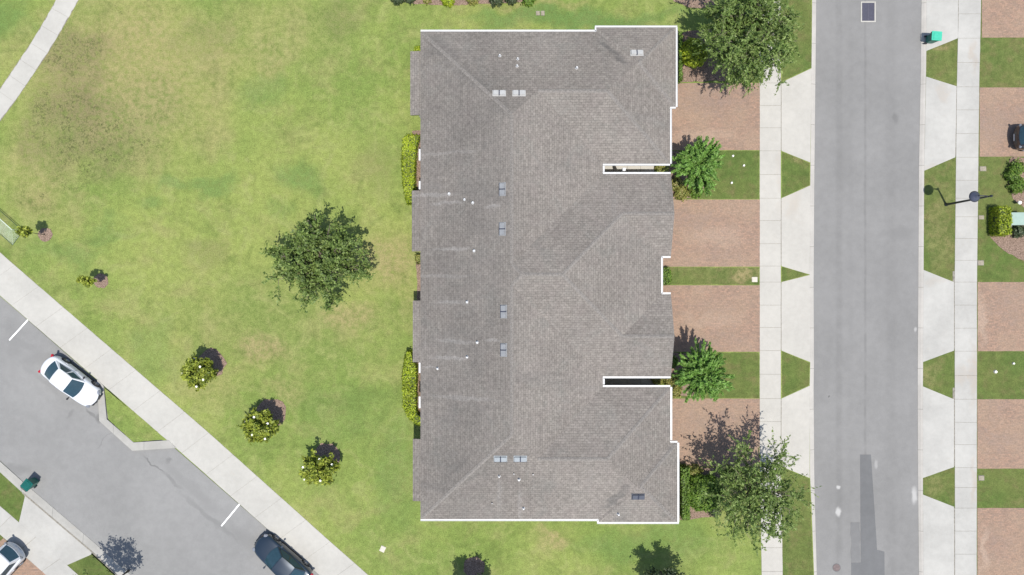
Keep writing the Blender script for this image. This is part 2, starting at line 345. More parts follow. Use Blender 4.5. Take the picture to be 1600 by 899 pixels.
def kerb(name, outer, inner, mat, zi=-.085, zo=.006):
    v = []; f = []
    for a, b in zip(outer, inner):
        A, B = P(*a), P(*b); M_ = A.lerp(B, .45)
        v += [(A.x, A.y, zo - .1), (A.x, A.y, zo), (M_.x, M_.y, zo - .018), (B.x, B.y, zi), (B.x, B.y, zi - .06)]
    for i in range(len(outer) - 1):
        for k in range(4): f.append([i * 5 + k, i * 5 + k + 1, i * 5 + 6 + k, i * 5 + 5 + k])
    return st(mesh_obj(name, v, f, mat))
kerb('kerb', LK_O, LK_I, kerb_m)
kerb('kerb', RK_O, RK_I, kerb_m)
kerb('kerb', [(-2300, -1275), (0, 738), (35, 770), (142, 861), (186, 902), (1240, 1870)], [(-2300, -1291), (0, 723), (38, 757), (146, 849), (199, 896), (1262, 1852)], kerb_d)

def slabs(name, A, B, step, z, mat, gap=.022, jitter=.0, seed=3, cuts=None):
    """pavement slabs with open joints between two edge lines (pixels); A and B run the same way"""
    rnd = random.Random(seed)
    def along(L, t):
        for i in range(len(L) - 1):
            if t <= L[i + 1][2] or i == len(L) - 2:
                k = (t - L[i][2]) / (L[i + 1][2] - L[i][2]); return Vector((L[i][0] + (L[i + 1][0] - L[i][0]) * k, L[i][1] + (L[i + 1][1] - L[i][1]) * k, 0))
    A = [(*P(*a).xy, t) for a, t in A]; B = [(*P(*a).xy, t) for a, t in B]
    t0, t1 = A[0][2], A[-1][2]; v = []; f = []; mi = []
    cuts = cuts or [t0 + step * i for i in range(int((t1 - t0) / step) + 1)]
    for i in range(len(cuts) - 1):
        n = 6
        a0, a1 = along(A, cuts[i]), along(A, cuts[i + 1]); b0, b1 = along(B, cuts[i]), along(B, cuts[i + 1])
        L = (a1 - a0).length; e = gap / 2 / L
        ring = [a0.lerp(a1, e + (1 - 2 * e) * k / n) for k in range(n + 1)] + [b1.lerp(b0, e + (1 - 2 * e) * k / n) for k in range(n + 1)]
        side = (b0 - a0).normalized()
        for k in range(len(ring)): ring[k] = ring[k] + side * rnd.uniform(0, jitter) * (1 if k <= n else -1)
        o = len(v); m = len(ring); dz = rnd.uniform(-.002, .002)
        v += [(p.x, p.y, z + dz) for p in ring] + [(p.x, p.y, z - .06) for p in ring]
        f.append(list(range(o, o + m))); mi.append(0)
        for k in range(m): f.append([o + k, o + (k + 1) % m, o + m + (k + 1) % m, o + m + k]); mi.append(0)
    o = len(v); a0, a1, b0, b1 = along(A, cuts[0]), along(A, cuts[-1]), along(B, cuts[0]), along(B, cuts[-1])
    for i in range(len(cuts) - 1):
        q = [along(A, cuts[i]), along(A, cuts[i + 1]), along(B, cuts[i + 1]), along(B, cuts[i])]
        o = len(v); v += [(p.x, p.y, .003) for p in q]; f.append([o, o + 1, o + 2, o + 3]); mi.append(1)
    ob = mesh_obj(name, v, f, None, mats=[mat, joint_m], midx=mi)
    bm = bmesh.new(); bm.from_mesh(ob.data); bmesh.ops.recalc_face_normals(bm, faces=bm.faces); bm.to_mesh(ob.data); bm.free()
    return st(ob)

cutL = [-2400 + 38 * i for i in range(60)] + [-90, -52, -14, 22, 58, 94, 130, 165, 200, 236, 273, 310, 345, 381, 416, 441, 477, 512, 548, 585, 623, 659, 694, 729, 765, 800, 856, 893] + [930 + 38 * i for i in range(60)]
cutL = sorted(c for c in cutL if c < -100 or c > -100)
slabs('sidewalk', [((1187, -2400), -2400), ((1187, 700), 700), ((1190, 899), 899), ((1192, 3400), 3400)], [((1220.5, -2400), -2400), ((1220, 700), 700), ((1223, 899), 899), ((1225, 3400), 3400)], 37, .014, conc_w, jitter=.012, cuts=cutL)
cutR = [-2400 + 38 * i for i in range(62)] + [-14, 22, 60, 98, 136, 172, 209, 246, 282, 310, 339, 373, 407, 441, 477, 513, 549, 587, 624, 660, 695, 731, 762, 794, 830, 866] + [903 + 38 * i for i in range(60)]
slabs('sidewalk', [((1499, -2400), -2400), ((1498, 0), 0), ((1495, 130), 130), ((1491.5, 441), 441), ((1492, 899), 899), ((1493, 3400), 3400)], [((1534, -2400), -2400), ((1533, 0), 0), ((1530, 135), 135), ((1526.5, 441), 441), ((1526, 899), 899), ((1527, 3400), 3400)], 37, .014, conc_c, jitter=.014, cuts=cutR)
slabs('sidewalk', [((-2300, -1547), -2300), ((0, 462), 0), ((276, 701), 276), ((487, 888), 487), ((1240, 1546), 1240)], [((-2257, -1578), -2300), ((43, 432), 0), ((276 + 42, 701 - 32), 276), ((487 + 42, 888 - 30), 487), ((1282, 1516), 1240)], 38, .014, conc_d, jitter=.02, gap=.013)
slabs('sidewalk', [((-2300, -1205), -2300), ((0, 791), 0), ((30, 816), 30), ((105, 883), 105), ((1200, 1866), 1200)], [((-2336, -1167), -2300), ((-22, 815), 0), ((5, 840), 30), ((76, 902), 105), ((1164, 1900), 1200)], 38, .014, conc_c, jitter=.012)
# curved park path
pr = [(430, -700), (300, -390), (200, -160), (150, -55), (123, 0), (102, 38), (75, 83), (50, 120), (25, 157), (0, 190), (-60, 268), (-200, 430)]
pl = [(392, -715), (262, -405), (162, -175), (113, -70), (86, 0), (62, 40), (37, 84), (15, 117), (-8, 148), (-30, 168), (-90, 246), (-228, 400)]
pl = []
for i_, p_ in enumerate(pr):
    a_ = Vector(pr[max(i_ - 1, 0)]); b_ = Vector(pr[min(i_ + 1, len(pr) - 1)]); n_ = Vector((-(b_ - a_).y, (b_ - a_).x)).normalized() * 31
    pl.append((p_[0] - abs(n_.x), p_[1] - abs(n_.y)))
tt = [-700, -390, -160, -55, 0, 38, 83, 120, 157, 190, 268, 430]
slabs('path', [(a, t) for a, t in zip(pr, tt)], [(a, t) for a, t in zip(pl, tt)], 31, .014, conc_d, jitter=.08, gap=.014, cuts=[-700, -660, -620, -580, -540, -500, -460, -420, -390, -350, -310, -275, -240, -200, -160, -130, -105, -80, -55, -28, 0, 28, 56, 84, 110, 135, 160, 190, 220, 255, 290, 330, 380, 430])

def apron(pts, mat):
    return st(slab('driveway_apron', pts, .0105, .08, mat, jitter=.006, step=.5, seed=len(pts)))
for k, q in enumerate([[(1221, -236), (1269, -256), (1269, -130), (1221, -112)], [(1221, 129), (1268, 107), (1266, 254), (1221, 236)], [(1221, 310), (1266, 290), (1265, 429), (1221, 416)], [(1221, 441), (1265, 430), (1266, 566), (1221, 548)], [(1221, 623), (1265, 603), (1265, 747), (1221, 729)]]): apron(q, conc_w)
for q in [[(1448, -60), (1498, -78), (1496.5, 60), (1447, 80)], [(1447, 120), (1494.5, 135), (1492.5, 246), (1444, 267)], [(1443, 422), (1490.5, 441), (1490.5, 548), (1442, 566)], [(1442, 604), (1490.5, 624), (1490.5, 730), (1442, 747)], [(1442, 773), (1490.5, 792), (1491, 930), (1443, 950)]]: apron(q, conc_c)
for x_, ys_ in ((1220.5, [(-236, -112), (129, 236), (310, 416), (441, 548), (623, 729)]), (1491, [(422, 441 + 107), (604, 730), (792, 930)]), (1493.6, [(135, 246)]), (1497, [(-78, 60)])):
    for a_, b_ in ys_: st(slab('joint', [(x_ - 2.5, a_ + 2), (x_ + 2, a_ + 2), (x_ + 2, b_ - 2), (x_ - 2.5, b_ - 2)], .0075, .03, joint_m))
st(slab('joint', [(36, 769.5), (143, 860.5), (187, 901.5), (185.5, 903), (141.5, 862), (34.5, 771)], .013, .03, joint_m))
apron([(36, 771), (39, 776), (29.7, 816.5), (104.7, 883.3), (142, 867), (144, 862)], conc_c)
# thin brighter apron of concrete behind kerb between the lots is grass: brick paver driveways
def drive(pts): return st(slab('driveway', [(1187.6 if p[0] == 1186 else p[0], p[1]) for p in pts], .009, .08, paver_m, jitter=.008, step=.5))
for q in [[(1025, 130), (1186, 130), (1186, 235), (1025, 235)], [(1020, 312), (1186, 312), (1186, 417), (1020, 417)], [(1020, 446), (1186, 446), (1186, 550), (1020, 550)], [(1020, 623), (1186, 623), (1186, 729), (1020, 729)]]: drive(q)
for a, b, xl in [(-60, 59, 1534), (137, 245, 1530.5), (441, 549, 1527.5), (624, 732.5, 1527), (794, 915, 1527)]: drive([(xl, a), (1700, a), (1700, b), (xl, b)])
drive([(5.5, 841), (75, 901), (-20, 990), (-110, 940)])
# front lawns between the drives (denser irrigated grass)
for q in [[(1130, -60), (1186, -60), (1186, 129), (1130, 129)], [(1048, 236), (1186, 236), (1186, 311), (1048, 311)], [(1030, 418), (1186, 418), (1186, 445), (1030, 445)], [(1048, 551), (1186, 551), (1186, 622), (1048, 622)],
          [(1222, -110), (1268, -130), (1268, 106), (1222, 127)], [(1222, 237), (1265, 255), (1265, 289), (1222, 309)], [(1222, 417), (1264, 429), (1222, 440)], [(1222, 549), (1265, 567), (1264, 602), (1222, 622)], [(1222, 731), (1265, 748), (1271, 899), (1271, 1300), (1225, 1300)], [(163, 606), (258, 687), (208, 691), (169, 655)]]:
    st(slab('lawn', q, .005, .03, verge_m if q[0][0] > 900 else lawn_m, jitter=.015, step=.2))
st(slab('kerb', [(152, 592), (155.5, 658), (207, 704.5), (276, 700), (263, 688), (209, 691.5), (167, 655), (162, 603)], .03, .15, kerb_d))
# road repairs and paint
st(slab('asphalt_patch', [(1345, 711), (1362, 711), (1367, 790), (1371.5, 860), (1383, 863), (1384, 1000), (1331, 1000), (1331, 880), (1346, 880)], -.092, .004, patch_m))
st(slab('asphalt_patch', [(1330, 817), (1344.5, 817), (1345, 879), (1331, 879)], -.093, .004, patch2_m, jitter=.05, step=.4))
for a, b in (((43, 499), (13, 532)), ((374, 788), (345, 823)), ((-302, 196), (-332, 230))):
    A, B = P(*a), P(*b); n = (B - A).normalized().cross(Vector((0, 0, 1))) * .055
    st(slab('parking_line', [A + n, B + n, B - n, A - n], -.098, .004, paint_m, world=True, jitter=.004, step=.3))
# mulch beds
def bed(pts, seed=2): return st(slab('mulch_bed', pts, .022, .06, mulch_m, jitter=.05, step=.25, seed=seed))
bed([(644, 205), (662, 205), (662, 298), (648, 298)]); bed([(650, 545), (668, 545), (668, 668), (655, 660), (645, 640)])
bed([(650, 400), (668, 400), (668, 470), (652, 470)]); bed([(610, -50), (838, -50), (836, 2), (800, 4), (760, 6), (700, 9), (645, 6), (612, 0)])
bed([(1050, -40), (1120, -40), (1120, 14), (1075, 12), (1052, 2)]); bed([(1048, 52), (1120, 45), (1150, 80), (1135, 127), (1048, 128)])
bed([(1046, 237), (1096, 237), (1104, 262), (1100, 296), (1092, 310), (1044, 311)]); bed([(1046, 552), (1090, 552), (1100, 580), (1088, 618), (1044, 621)])
bed([(1042, 731), (1120, 731), (1132, 770), (1122, 806), (1080, 812), (1042, 812)])
bed([(1580, 246), (1640, 246), (1640, 330), (1605, 330), (1582, 310), (1574, 280), (1576, 256)]); bed([(1544, 366), (1560, 352), (1600, 352), (1640, 360), (1640, 420), (1600, 408), (1572, 394), (1556, 380)])
def ring(px, py, r, seed):
    rn = random.Random(seed); bed([(px + r * rn.uniform(.88, 1.1) * math.cos(a), py + r * rn.uniform(.88, 1.1) * math.sin(a)) for a in [i * math.pi / 8 for i in range(16)]], seed)
for i, q in enumerate([(71, 367, 11), (158, 439, 12), (330, 568, 23), (424, 646, 24), (511, 714, 22), (740, 886, 17), (507, 405, 40)]): ring(*q, i)
slabs('walkway', [((938, 291), 938), ((1022, 291), 1022)], [((938, 256), 938), ((1022, 256), 1022)], 21, .03, conc_w)
slabs('walkway', [((938, 610), 938), ((1022, 610), 1022)], [((938, 578), 938), ((1022, 578), 1022)], 21, .03, conc_w)

# ---------------------------------------------------------------- the building
ZE = 2.9; SE = S * (H - ZE) / H; PITCH = .36
def E(px, py): return ((px - 800) * SE, (449.5 - py) * SE)
def pl_W(px): x = E(px, 0)[0]; return (PITCH, 0, -PITCH * x)
def pl_E(px): x = E(px, 0)[0]; return (-PITCH, 0, PITCH * x)
def pl_N(py): y = E(0, py)[1]; return (0, -PITCH, PITCH * y)
def pl_S(py): y = E(0, py)[1]; return (0, PITCH, -PITCH * y)
XW = 657.0; XA = 942
# volume = (slope planes, extra domain half planes a*x+b*y+c>=0)
def dom_W(px): return (1, 0, -E(px, 0)[0])
def dom_E(px): return (-1, 0, E(px, 0)[0])
VOL = [
    ([pl_W(XW), pl_E(XA), pl_N(49.5), pl_S(811.5)], []),
    ([pl_W(XW), pl_E(1033), pl_N(272), pl_S(588.5)], []),
    ([pl_E(1047), pl_N(49.5), pl_S(256)], [dom_W(800)]),
    ([pl_E(1047.5), pl_N(605), pl_S(811.5)], [dom_W(800)]),
    ([pl_W(932), pl_E(1056), pl_N(43), pl_S(167)], []),
    ([pl_W(935.5), pl_E(1058.5), pl_N(692), pl_S(816)], []),
    ([pl_N(272), pl_S(400.5)], [dom_W(900), dom_E(1048)]),
    ([pl_N(460), pl_S(588.5)], [dom_W(900), dom_E(1048)]),
]
def zplane(p, x, y): return p[0] * x + p[1] * y + p[2]
def roofz(x, y):
    b = -1
    for pls, dm in VOL:
        if all(zplane(q, x, y) >= -1e-6 for q in dm): b = max(b, min(zplane(q, x, y) for q in pls))
    return ZE + max(b, -.2)
def clip(poly, h):
    out = []; n = len(poly)
    for i in range(n):
        a, b = poly[i], poly[(i + 1) % n]; da = zplane(h, *a); db = zplane(h, *b)
        if da >= 0: out.append(a)
        if (da >= 0) != (db >= 0):
            t = da / (da - db); out.append((a[0] + (b[0] - a[0]) * t, a[1] + (b[1] - a[1]) * t))
    return out if len(out) >= 3 and abs(area2(out)) > 1e-4 else []
def neg(h): return (-h[0], -h[1], -h[2])
def sub(a, b): return (a[0] - b[0], a[1] - b[1], a[2] - b[2])
BIG = [(-60, -60), (60, -60), (60, 60), (-60, 60)]
faces = []
for i, (pls, dm) in enumerate(VOL):
    for k, p in enumerate(pls):
        poly = clip(BIG, p)
        for q in dm: poly = poly and clip(poly, q)
        for k2, q in enumerate(pls):
            if k2 != k and poly: poly = clip(poly, sub(q, p))
        pieces = [poly] if poly else []
        for j, (pj, dj) in enumerate(VOL):
            if j == i: continue
            eps = 1e-4 if j < i else -1e-4
            hs = [(lambda h: (h[0], h[1], h[2] + eps))(sub(q, p)) for q in pj] + list(dj)
            nxt = []
            for pc in pieces:
                rem = pc
                for h in hs:
                    o = clip(rem, neg(h))
                    if o: nxt.append(o)
                    rem = clip(rem, h)
                    if not rem: break
            pieces = nxt
        for pc in pieces: faces.append((pc, p))
bld = empty('townhouse_building', (0, 0, 0), 0, 'long grey shingled townhouse building with hipped roof in the middle of the lot', 'building')
bm = bmesh.new(); uvl = bm.loops.layers.uv.new('UVMap')
for pc, p in faces:
    if area2(pc) < 0: pc = pc[::-1]
    clean = []
    for q in pc:
        if not clean or (Vector(q) - Vector(clean[-1])).length > 1e-3: clean.append(q)
    if (Vector(clean[0]) - Vector(clean[-1])).length < 1e-3: clean.pop()
    if len(clean) < 3: continue
    f = bm.faces.new([bm.verts.new((x, y, ZE + zplane(p, x, y))) for x, y in clean])
    g = Vector((p[0], p[1])).normalized(); uu = Vector((-g.y, g.x))
    for lp in f.loops:
        q = lp.vert.co; lp[uvl].uv = (q.x * uu.x + q.y * uu.y + 40, (q.x * g.x + q.y * g.y) * math.sqrt(1 + PITCH ** 2) + 50)
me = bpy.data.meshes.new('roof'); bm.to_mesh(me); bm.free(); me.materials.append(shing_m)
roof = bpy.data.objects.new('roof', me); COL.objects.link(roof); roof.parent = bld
# outline at the eave
OUT = [(XW, 49.5), (932, 49.5), (932, 43), (1056, 43), (1056, 167), (1047, 167), (1047, 256), (XA, 256), (XA, 272), (1048, 272), (1048, 400.5), (1033, 400.5), (1033, 460), (1048, 460), (1048, 588.5), (XA, 588.5), (XA, 605), (1047.5, 605), (1047.5, 692), (1058.5, 692), (1058.5, 816), (935.5, 816), (935.5, 811.5), (XW, 811.5)]
OW = [Vector((*E(*p), 0)) for p in OUT]
def inset(poly, dist):
    if area2(poly) < 0: sgn = -1
    else: sgn = 1
    n = len(poly); out = []
    for i in range(n):
        a, b, c = poly[i - 1], poly[i], poly[(i + 1) % n]
        d1 = (b - a).normalized(); d2 = (c - b).normalized()
        n1 = Vector((-d1.y, d1.x, 0)) * sgn; n2 = Vector((-d2.y, d2.x, 0)) * sgn
        out.append(b + n1 * dist + n2 * dist)
    return out
# merge the tiny jogs when insetting the walls: jogs are kept, all edges are longer than the inset apart from them
OUTW = [p for p in OUT]
WL = inset([Vector((*E(*p), 0)) for p in OUTW], .42)
n = len(OW)
v = [(p.x, p.y, ZE - .012) for p in OW] + [(p.x, p.y, ZE - .17) for p in OW]
mesh_obj('fascia', v, [[i, (i + 1) % n, (i + 1) % n + n, i + n] for i in range(n)] + [list(range(n, 2 * n))], white_m, bld)
v = [(p.x, p.y, ZE - .172) for p in WL] + [(p.x, p.y, .004) for p in WL]
walls = mesh_obj('wall', v, [[i, i + n, (i + 1) % n + n, (i + 1) % n] for i in range(n)], wall_m, bld)
# gables over the two middle garages: triangle walls and rake boards
for y0, y1 in ((272, 400.5), (460, 588.5)):
    a = E(1048, y0); b = E(1048, y1); ym = (a[1] + b[1]) / 2; zr = ZE + (a[1] - ym) * PITCH
    xx = a[0] - .30
    mesh_obj('gable_wall', [(xx, a[1] - .1, ZE - .16), (xx, b[1] + .1, ZE - .16), (xx, b[1] + .1, ZE + .02), (xx, ym, zr - .03), (xx, a[1] - .1, ZE + .02)], [[0, 1, 2, 3, 4]], wall_m, bld)
    for s0 in (a[1], b[1]):
        bm = bmesh.new()
        x0, x1 = a[0] - .02, a[0] + .015
        q = [(s0, ZE - .16), (ym, zr - .16), (ym, zr + .004), (s0, ZE + .004)]
        vs = [[bm.verts.new((x, y, z)) for y, z in q] for x in (x0, x1)]
        bm.faces.new(vs[0]); bm.faces.new(vs[1][::-1])
        for k in range(4): bm.faces.new((vs[0][k], vs[1][k], vs[1][(k + 1) % 4], vs[0][(k + 1) % 4]))
        bm_obj('rake_board', bm, cap_m, bld)
# gutters: open troughs
def gutter(a, b, side, wd=.15, ext=0.0):
    A = Vector((*E(*a), ZE)); B = Vector((*E(*b), ZE)); t = (B - A).normalized(); nn = Vector(side)
    A -= t * ext; B += t * ext
    prof = [(.004, -.14), (wd, -.14), (wd, .012), (wd - .03, .012), (wd - .03, -.035), (.03, -.035), (.03, -.004), (.004, -.004)]
    bm = bmesh.new(); r0 = [bm.verts.new(A + nn * x + Vector((0, 0, z))) for x, z in prof]; r1 = [bm.verts.new(B + nn * x + Vector((0, 0, z))) for x, z in prof]
    m = len(prof)
    for k in range(m): bm.faces.new((r0[k], r0[(k + 1) % m], r1[(k + 1) % m], r1[k]))
    bm.faces.new(r0); bm.faces.new(r1[::-1])
    return bm_obj('gutter', bm, white_m, bld)
Nn, Ss, Ee, Ww = (0, 1, 0), (0, -1, 0), (1, 0, 0), (-1, 0, 0)
for a, b, sd, ex in [((XW, 49.5), (931.5, 49.5), Nn, 0), ((932, 43), (1056, 43), Nn, .108), ((932, 43), (932, 56), Ww, 0), ((1056, 43), (1056, 167), Ee, 0), ((1038, 167), (1056, 167), Ss, .0), ((1047, 170), (1047, 256), Ee, 0),
                 ((XA, 256), (1047, 256), Ss, 0), ((XA, 259.5), (XA, 268.5), Ee, 0), ((933, 272), (1048, 272), Nn, 0), ((1033, 400.5), (1048, 400.5), Ss, 0), ((1033, 400.5), (1033, 460), Ee, 0), ((1033, 460), (1048, 460), Nn, 0),
                 ((933, 588.5), (1048, 588.5), Ss, 0), ((XA, 592), (XA, 601), Ee, 0), ((XA, 605), (1047.5, 605), Nn, 0), ((1047.5, 605), (1047.5, 688), Ee, 0), ((1040, 692), (1058.5, 692), Nn, 0), ((1058.5, 692), (1058.5, 816), Ee, 0),
                 ((935.5, 816), (1058.5, 816), Ss, .108), ((935.5, 804), (935.5, 816), Ww, 0), ((XW, 811.5), (935, 811.5), Ss, 0),
                 ((XW, 233), (XW, 251), Ww, 0), ((XW, 283), (XW, 296), Ww, 0), ((XW, 567), (XW, 583), Ww, 0), ((XW, 620), (XW, 638), Ww, 0)]:
    gutter(a, b, sd, .125 if sd != Ww or a[0] > 900 else .12, ex)
# ridge caps
def cap(a, b, wd=.13):
    A = Vector(E(*a)); B = Vector(E(*b)); L = (B - A).length; k = max(2, int(L / .24)); t = (B - A) / L; sd = Vector((-t.y, t.x)); bm_v = []; fs = []
    for i in range(k):
        p0 = A + t * (L * i / k); p1 = A + t * (L * (i + 1) / k); h0 = .028; h1 = .012
        if i == k - 1: p1 = B
        o = len(bm_v)
        if i:
            fs.append([o - 3, o - 2, o + 1, o]); fs.append([o - 2, o - 1, o + 2, o + 1])
        for p, h in ((p0, h1), (p1, h0)):
            zc = roofz(p.x, p.y)
            l_ = p + sd * wd; r_ = p - sd * wd
            bm_v.extend([(l_.x, l_.y, roofz(l_.x, l_.y) + h * .7), (p.x, p.y, zc + h + .012), (r_.x, r_.y, roofz(r_.x, r_.y) + h * .7)])
        fs += [[o, o + 1, o + 4, o + 3], [o + 1, o + 2, o + 5, o + 4]]
    return bm_v, fs
hw = (XA - XW) / 2; xr = XW + hw; hm = (588.5 - 272) / 2; ym = 272 + hm; hn = (256 - 49.5) / 2; yn = 49.5 + hn; hs_ = (811.5 - 605) / 2; ys = 605 + hs_
segs = [((XW + 2, 51.5), (xr, 49.5 + hw)), ((xr, 49.5 + hw), (xr, 272 + hw)), ((xr, 272 + hw), (XW + hm, ym)), ((XW + hm, ym), (1033 - hm, ym)), ((1033 - hm, ym), (1033 - 64, ym - hm + 64)), ((1033 - hm, ym), (1033 - 64, ym + hm - 64)),
        ((XW + hm, ym), (xr, 588.5 - hw)), ((xr, 588.5 - hw), (xr, 811.5 - hw)), ((xr, 811.5 - hw), (XW + 2, 809.5)), ((XA - hn, yn), (1047 - hn, yn)), ((1047 - hn, yn), (1045, 254)), ((XA - hs_, ys), (1047.5 - hs_, ys)), ((1047.5 - hs_, ys), (1045.5, 607)),
        ((934, 45), (994, 105)), ((1054, 45), (994, 105)), ((1054, 165), (994, 105)), ((937.5, 814), (997, 754)), ((1056.5, 814), (997, 754)), ((1056.5, 694), (997, 754)),
        ((1033 - 64, 336.2), (1047.5, 336.2)), ((1033 - 64, 524.2), (1047.5, 524.2))]
segs = [s for s in segs if s[0][0] != 934 and s[0][0] != 937.5]
for a, b in segs:
    v_, f_ = cap(a, b); mesh_obj('ridge_cap', v_, f_, cap_m, bld)
# low lanai roofs along the rear (west) side
def lanai(y0, y1, xo, seed):
    z0 = ZE - .10; z1 = z0 - .10
    xw = E(XW + 4, 0)[0]; xo_ = (xo - 800) * S * (H - z1) / H; ya = (449.5 - y0) * S * (H - z1) / H; yb = (449.5 - y1) * S * (H - z1) / H
    bm = bmesh.new(); uvl = bm.loops.layers.uv.new('UVMap')
    top = [(xo_, ya, z1), (xo_, yb, z1), (xw, yb, z0), (xw, ya, z0)]
    tv = [bm.verts.new(p) for p in top]; bv = [bm.verts.new((p[0], p[1], p[2] - .14)) for p in top]
    bm.faces.new(tv); bm.faces.new(bv[::-1])
    for k in range(4): bm.faces.new((tv[k], bv[k], bv[(k + 1) % 4], tv[(k + 1) % 4]))
    for f in bm.faces:
        for lp in f.loops: lp[uvl].uv = (lp.vert.co.y + 70 + seed, lp.vert.co.x + 33)
    o = bm_obj('porch_roof', bm, shing_m, bld)
    for yy in (ya - .15, yb + .15):
        b2 = bmesh.new(); box(b2, (xo_ + .45, yy + (-.3 if yy > (ya + yb) / 2 else .3), 1.3), (.14, .14, 2.58)); bm_obj('porch_post', b2, white_m, bld)
for i, q in enumerate([(80.5, 180, 641), (298, 393, 643.5), (470, 566, 645), (686, 783, 645)]): lanai(*q, i * 3.3)
for yy in (181.2,):
    pass
# roof vents and pipes
def onroof(px, py):
    z = 4.0
    for _ in range(8):
        p = P(px, py, z); z = roofz(p.x, p.y)
    p = P(px, py, z); e = .02
    nx = (roofz(p.x + e, p.y) - roofz(p.x - e, p.y)) / (2 * e); ny = (roofz(p.x, p.y + e) - roofz(p.x, p.y - e)) / (2 * e)
    return p, Vector((-nx, -ny, 1)).normalized()
vent_w = plain('white_vent_metal', (.36, .355, .34), .4, .05); vent_g = plain('grey_vent_metal', (.20, .205, .21), .4, .08); vent_b = plain('pale_blue_vent_metal', (.23, .25, .26), .45, .06); vent_k = plain('charcoal_vent_metal', (.06, .065, .08), .4, .1); gap_m = plain('vent_slot', (.02, .025, .05), .8, .1)
for px, py, ax, m in [(780, 146, 0, vent_w), (811, 146, 0, vent_w), (995, 83, 0, vent_w), (785, 296, 1, vent_g), (785, 358, 1, vent_g), (787, 487, 1, vent_g), (787, 547, 1, vent_g), (782, 717, 0, vent_b), (813, 717, 0, vent_b), (997, 776, 0, vent_k)]:
    p, nv = onroof(px, py)
    u = Vector((1, 0, 0)) if ax == 0 else Vector((0, 1, 0)); dn = nv.cross(u).normalized()
    if dn.z > 0: dn = -dn
    M = Matrix((( *u, 0), (*dn, 0), (*nv, 0), (0, 0, 0, 1))).transposed(); M.translation = p
    bm = bmesh.new(); box(bm, (0, 0, .012), (.92, .50, .018), M=M)
    for sg in (-1, 1):
        # wedge hood, open low side
        vs = box(bm, (sg * .22, .0, .075), (.37, .36, .11), bevel=.02, M=M)
    bm_obj('roof_vent', bm, m, bld)
    vent = bld.children[-1] if False else None
    bm = bmesh.new(); box(bm, (0, .0, .055), (.06, .40, .07), M=M); box(bm, (0, .215, .03), (.86, .05, .02), M=M)
    o = bm_obj('vent_slot', bm, gap_m, bld)
for px, py, r in [(781, 88, .06), (809, 93, .055), (808, 104, .055), (901, 107, .065), (702, 303, .07), (726, 312, .055), (739, 317, .065), (741, 392, .065), (730, 472, .065), (746, 535, .07), (730, 558, .06), (684, 576, .065), (780, 744, .05), (811, 749, .07), (818, 794, .06), (966, 803, .06)]:
    p, nv = onroof(px, py); bm = bmesh.new()
    lathe(bm, [(0, .30), (r * .75, .30), (r, .28), (r, -.1)], p, 12); lathe(bm, [(r, .06), (r + .03, .02), (r + .05, .0), (r + .05, -.05)], p, 12)
    bm_obj('vent_pipe', bm, white_m, bld)
for px, py in [(769, 786), (833, 741), (803, 740)]:
    p, nv = onroof(px, py); bm = bmesh.new(); lathe(bm, [(0, .16), (.05, .16), (.05, -.05)], p, 10); bm_obj('vent_pipe', bm, vent_k, bld)
# doors, garage doors and windows in the walls
def panel(name, c, s, mat, parent=bld, bevel=.008):
    bm = bmesh.new(); box(bm, c, s, bevel=bevel); return bm_obj(name, bm, mat, parent)
def wx(px): return E(px, 0)[0]
def wy(py): return E(0, py)[1]
for xe, y0, y1 in ((1047, 180, 248), (1048, 284, 388), (1048, 473, 577), (1047.5, 613, 684)):
    X = wx(xe) - .42; yc = (wy(y0) + wy(y1)) / 2; wd = abs(wy(y0) - wy(y1))
    g = panel('garage_door', (X + .012, yc, 1.1), (.03, wd, 2.18), door_m)
    for k in range(3): 
        bm = bmesh.new(); box(bm, (X + .03, yc, .55 + k * .55), (.012, wd - .06, .02)); bm_obj('door_seam', bm, vent_g, g)
def window(cx, cy, cz, wd, ht, axis, sgn):
    s = (.05, wd, ht) if axis == 0 else (wd, .05, ht)
    f = panel('window', (cx, cy, cz), s, white_m)
    o = .02 * sgn
    s2 = (.03, wd - .14, ht - .14) if axis == 0 else (wd - .14, .03, ht - .14)
    panel('pane', (cx + (o if axis == 0 else 0), cy + (o if axis else 0), cz), s2, glass_m, f, .002)
for yy in (240, 290, 320, 350, 575, 628, 500, 720, 130): window(wx(XW) + .41, wy(yy), 1.4, 1.1, 1.3, 0, -1)
for xx in (720, 790, 860): window(wx(xx), wy(49.5) - .41, 1.4, 1.0, 1.2, 1, 1); window(wx(xx), wy(811.5) + .41, 1.4, 1.0, 1.2, 1, -1)
for yy in (90, 762): window(wx(1056 if yy < 400 else 1058.5) - .41, wy(yy), 1.4, 1.5, 1.3, 0, 1)
for yy, sg in ((264, 1), (597, -1)):
    dr = panel('front_door', (wx(XA) - .41, wy(yy), 1.05), (.05, .9, 2.05), door_m)
    bm = bmesh.new(); lathe(bm, [(0, 0), (.03, .01), (.03, .04), (0, .05)], (wx(XA) - .37, wy(yy) + .35, 1.0), 8); bm_obj('handle', bm, vent_g, dr)
    if sg < 0: continue
    bm = bmesh.new(); box(bm, (wx(976), wy(264 if sg > 0 else 596), 1.36), (.22, .22, 2.7), bevel=.02); bm_obj('column', bm, white_m, bld)

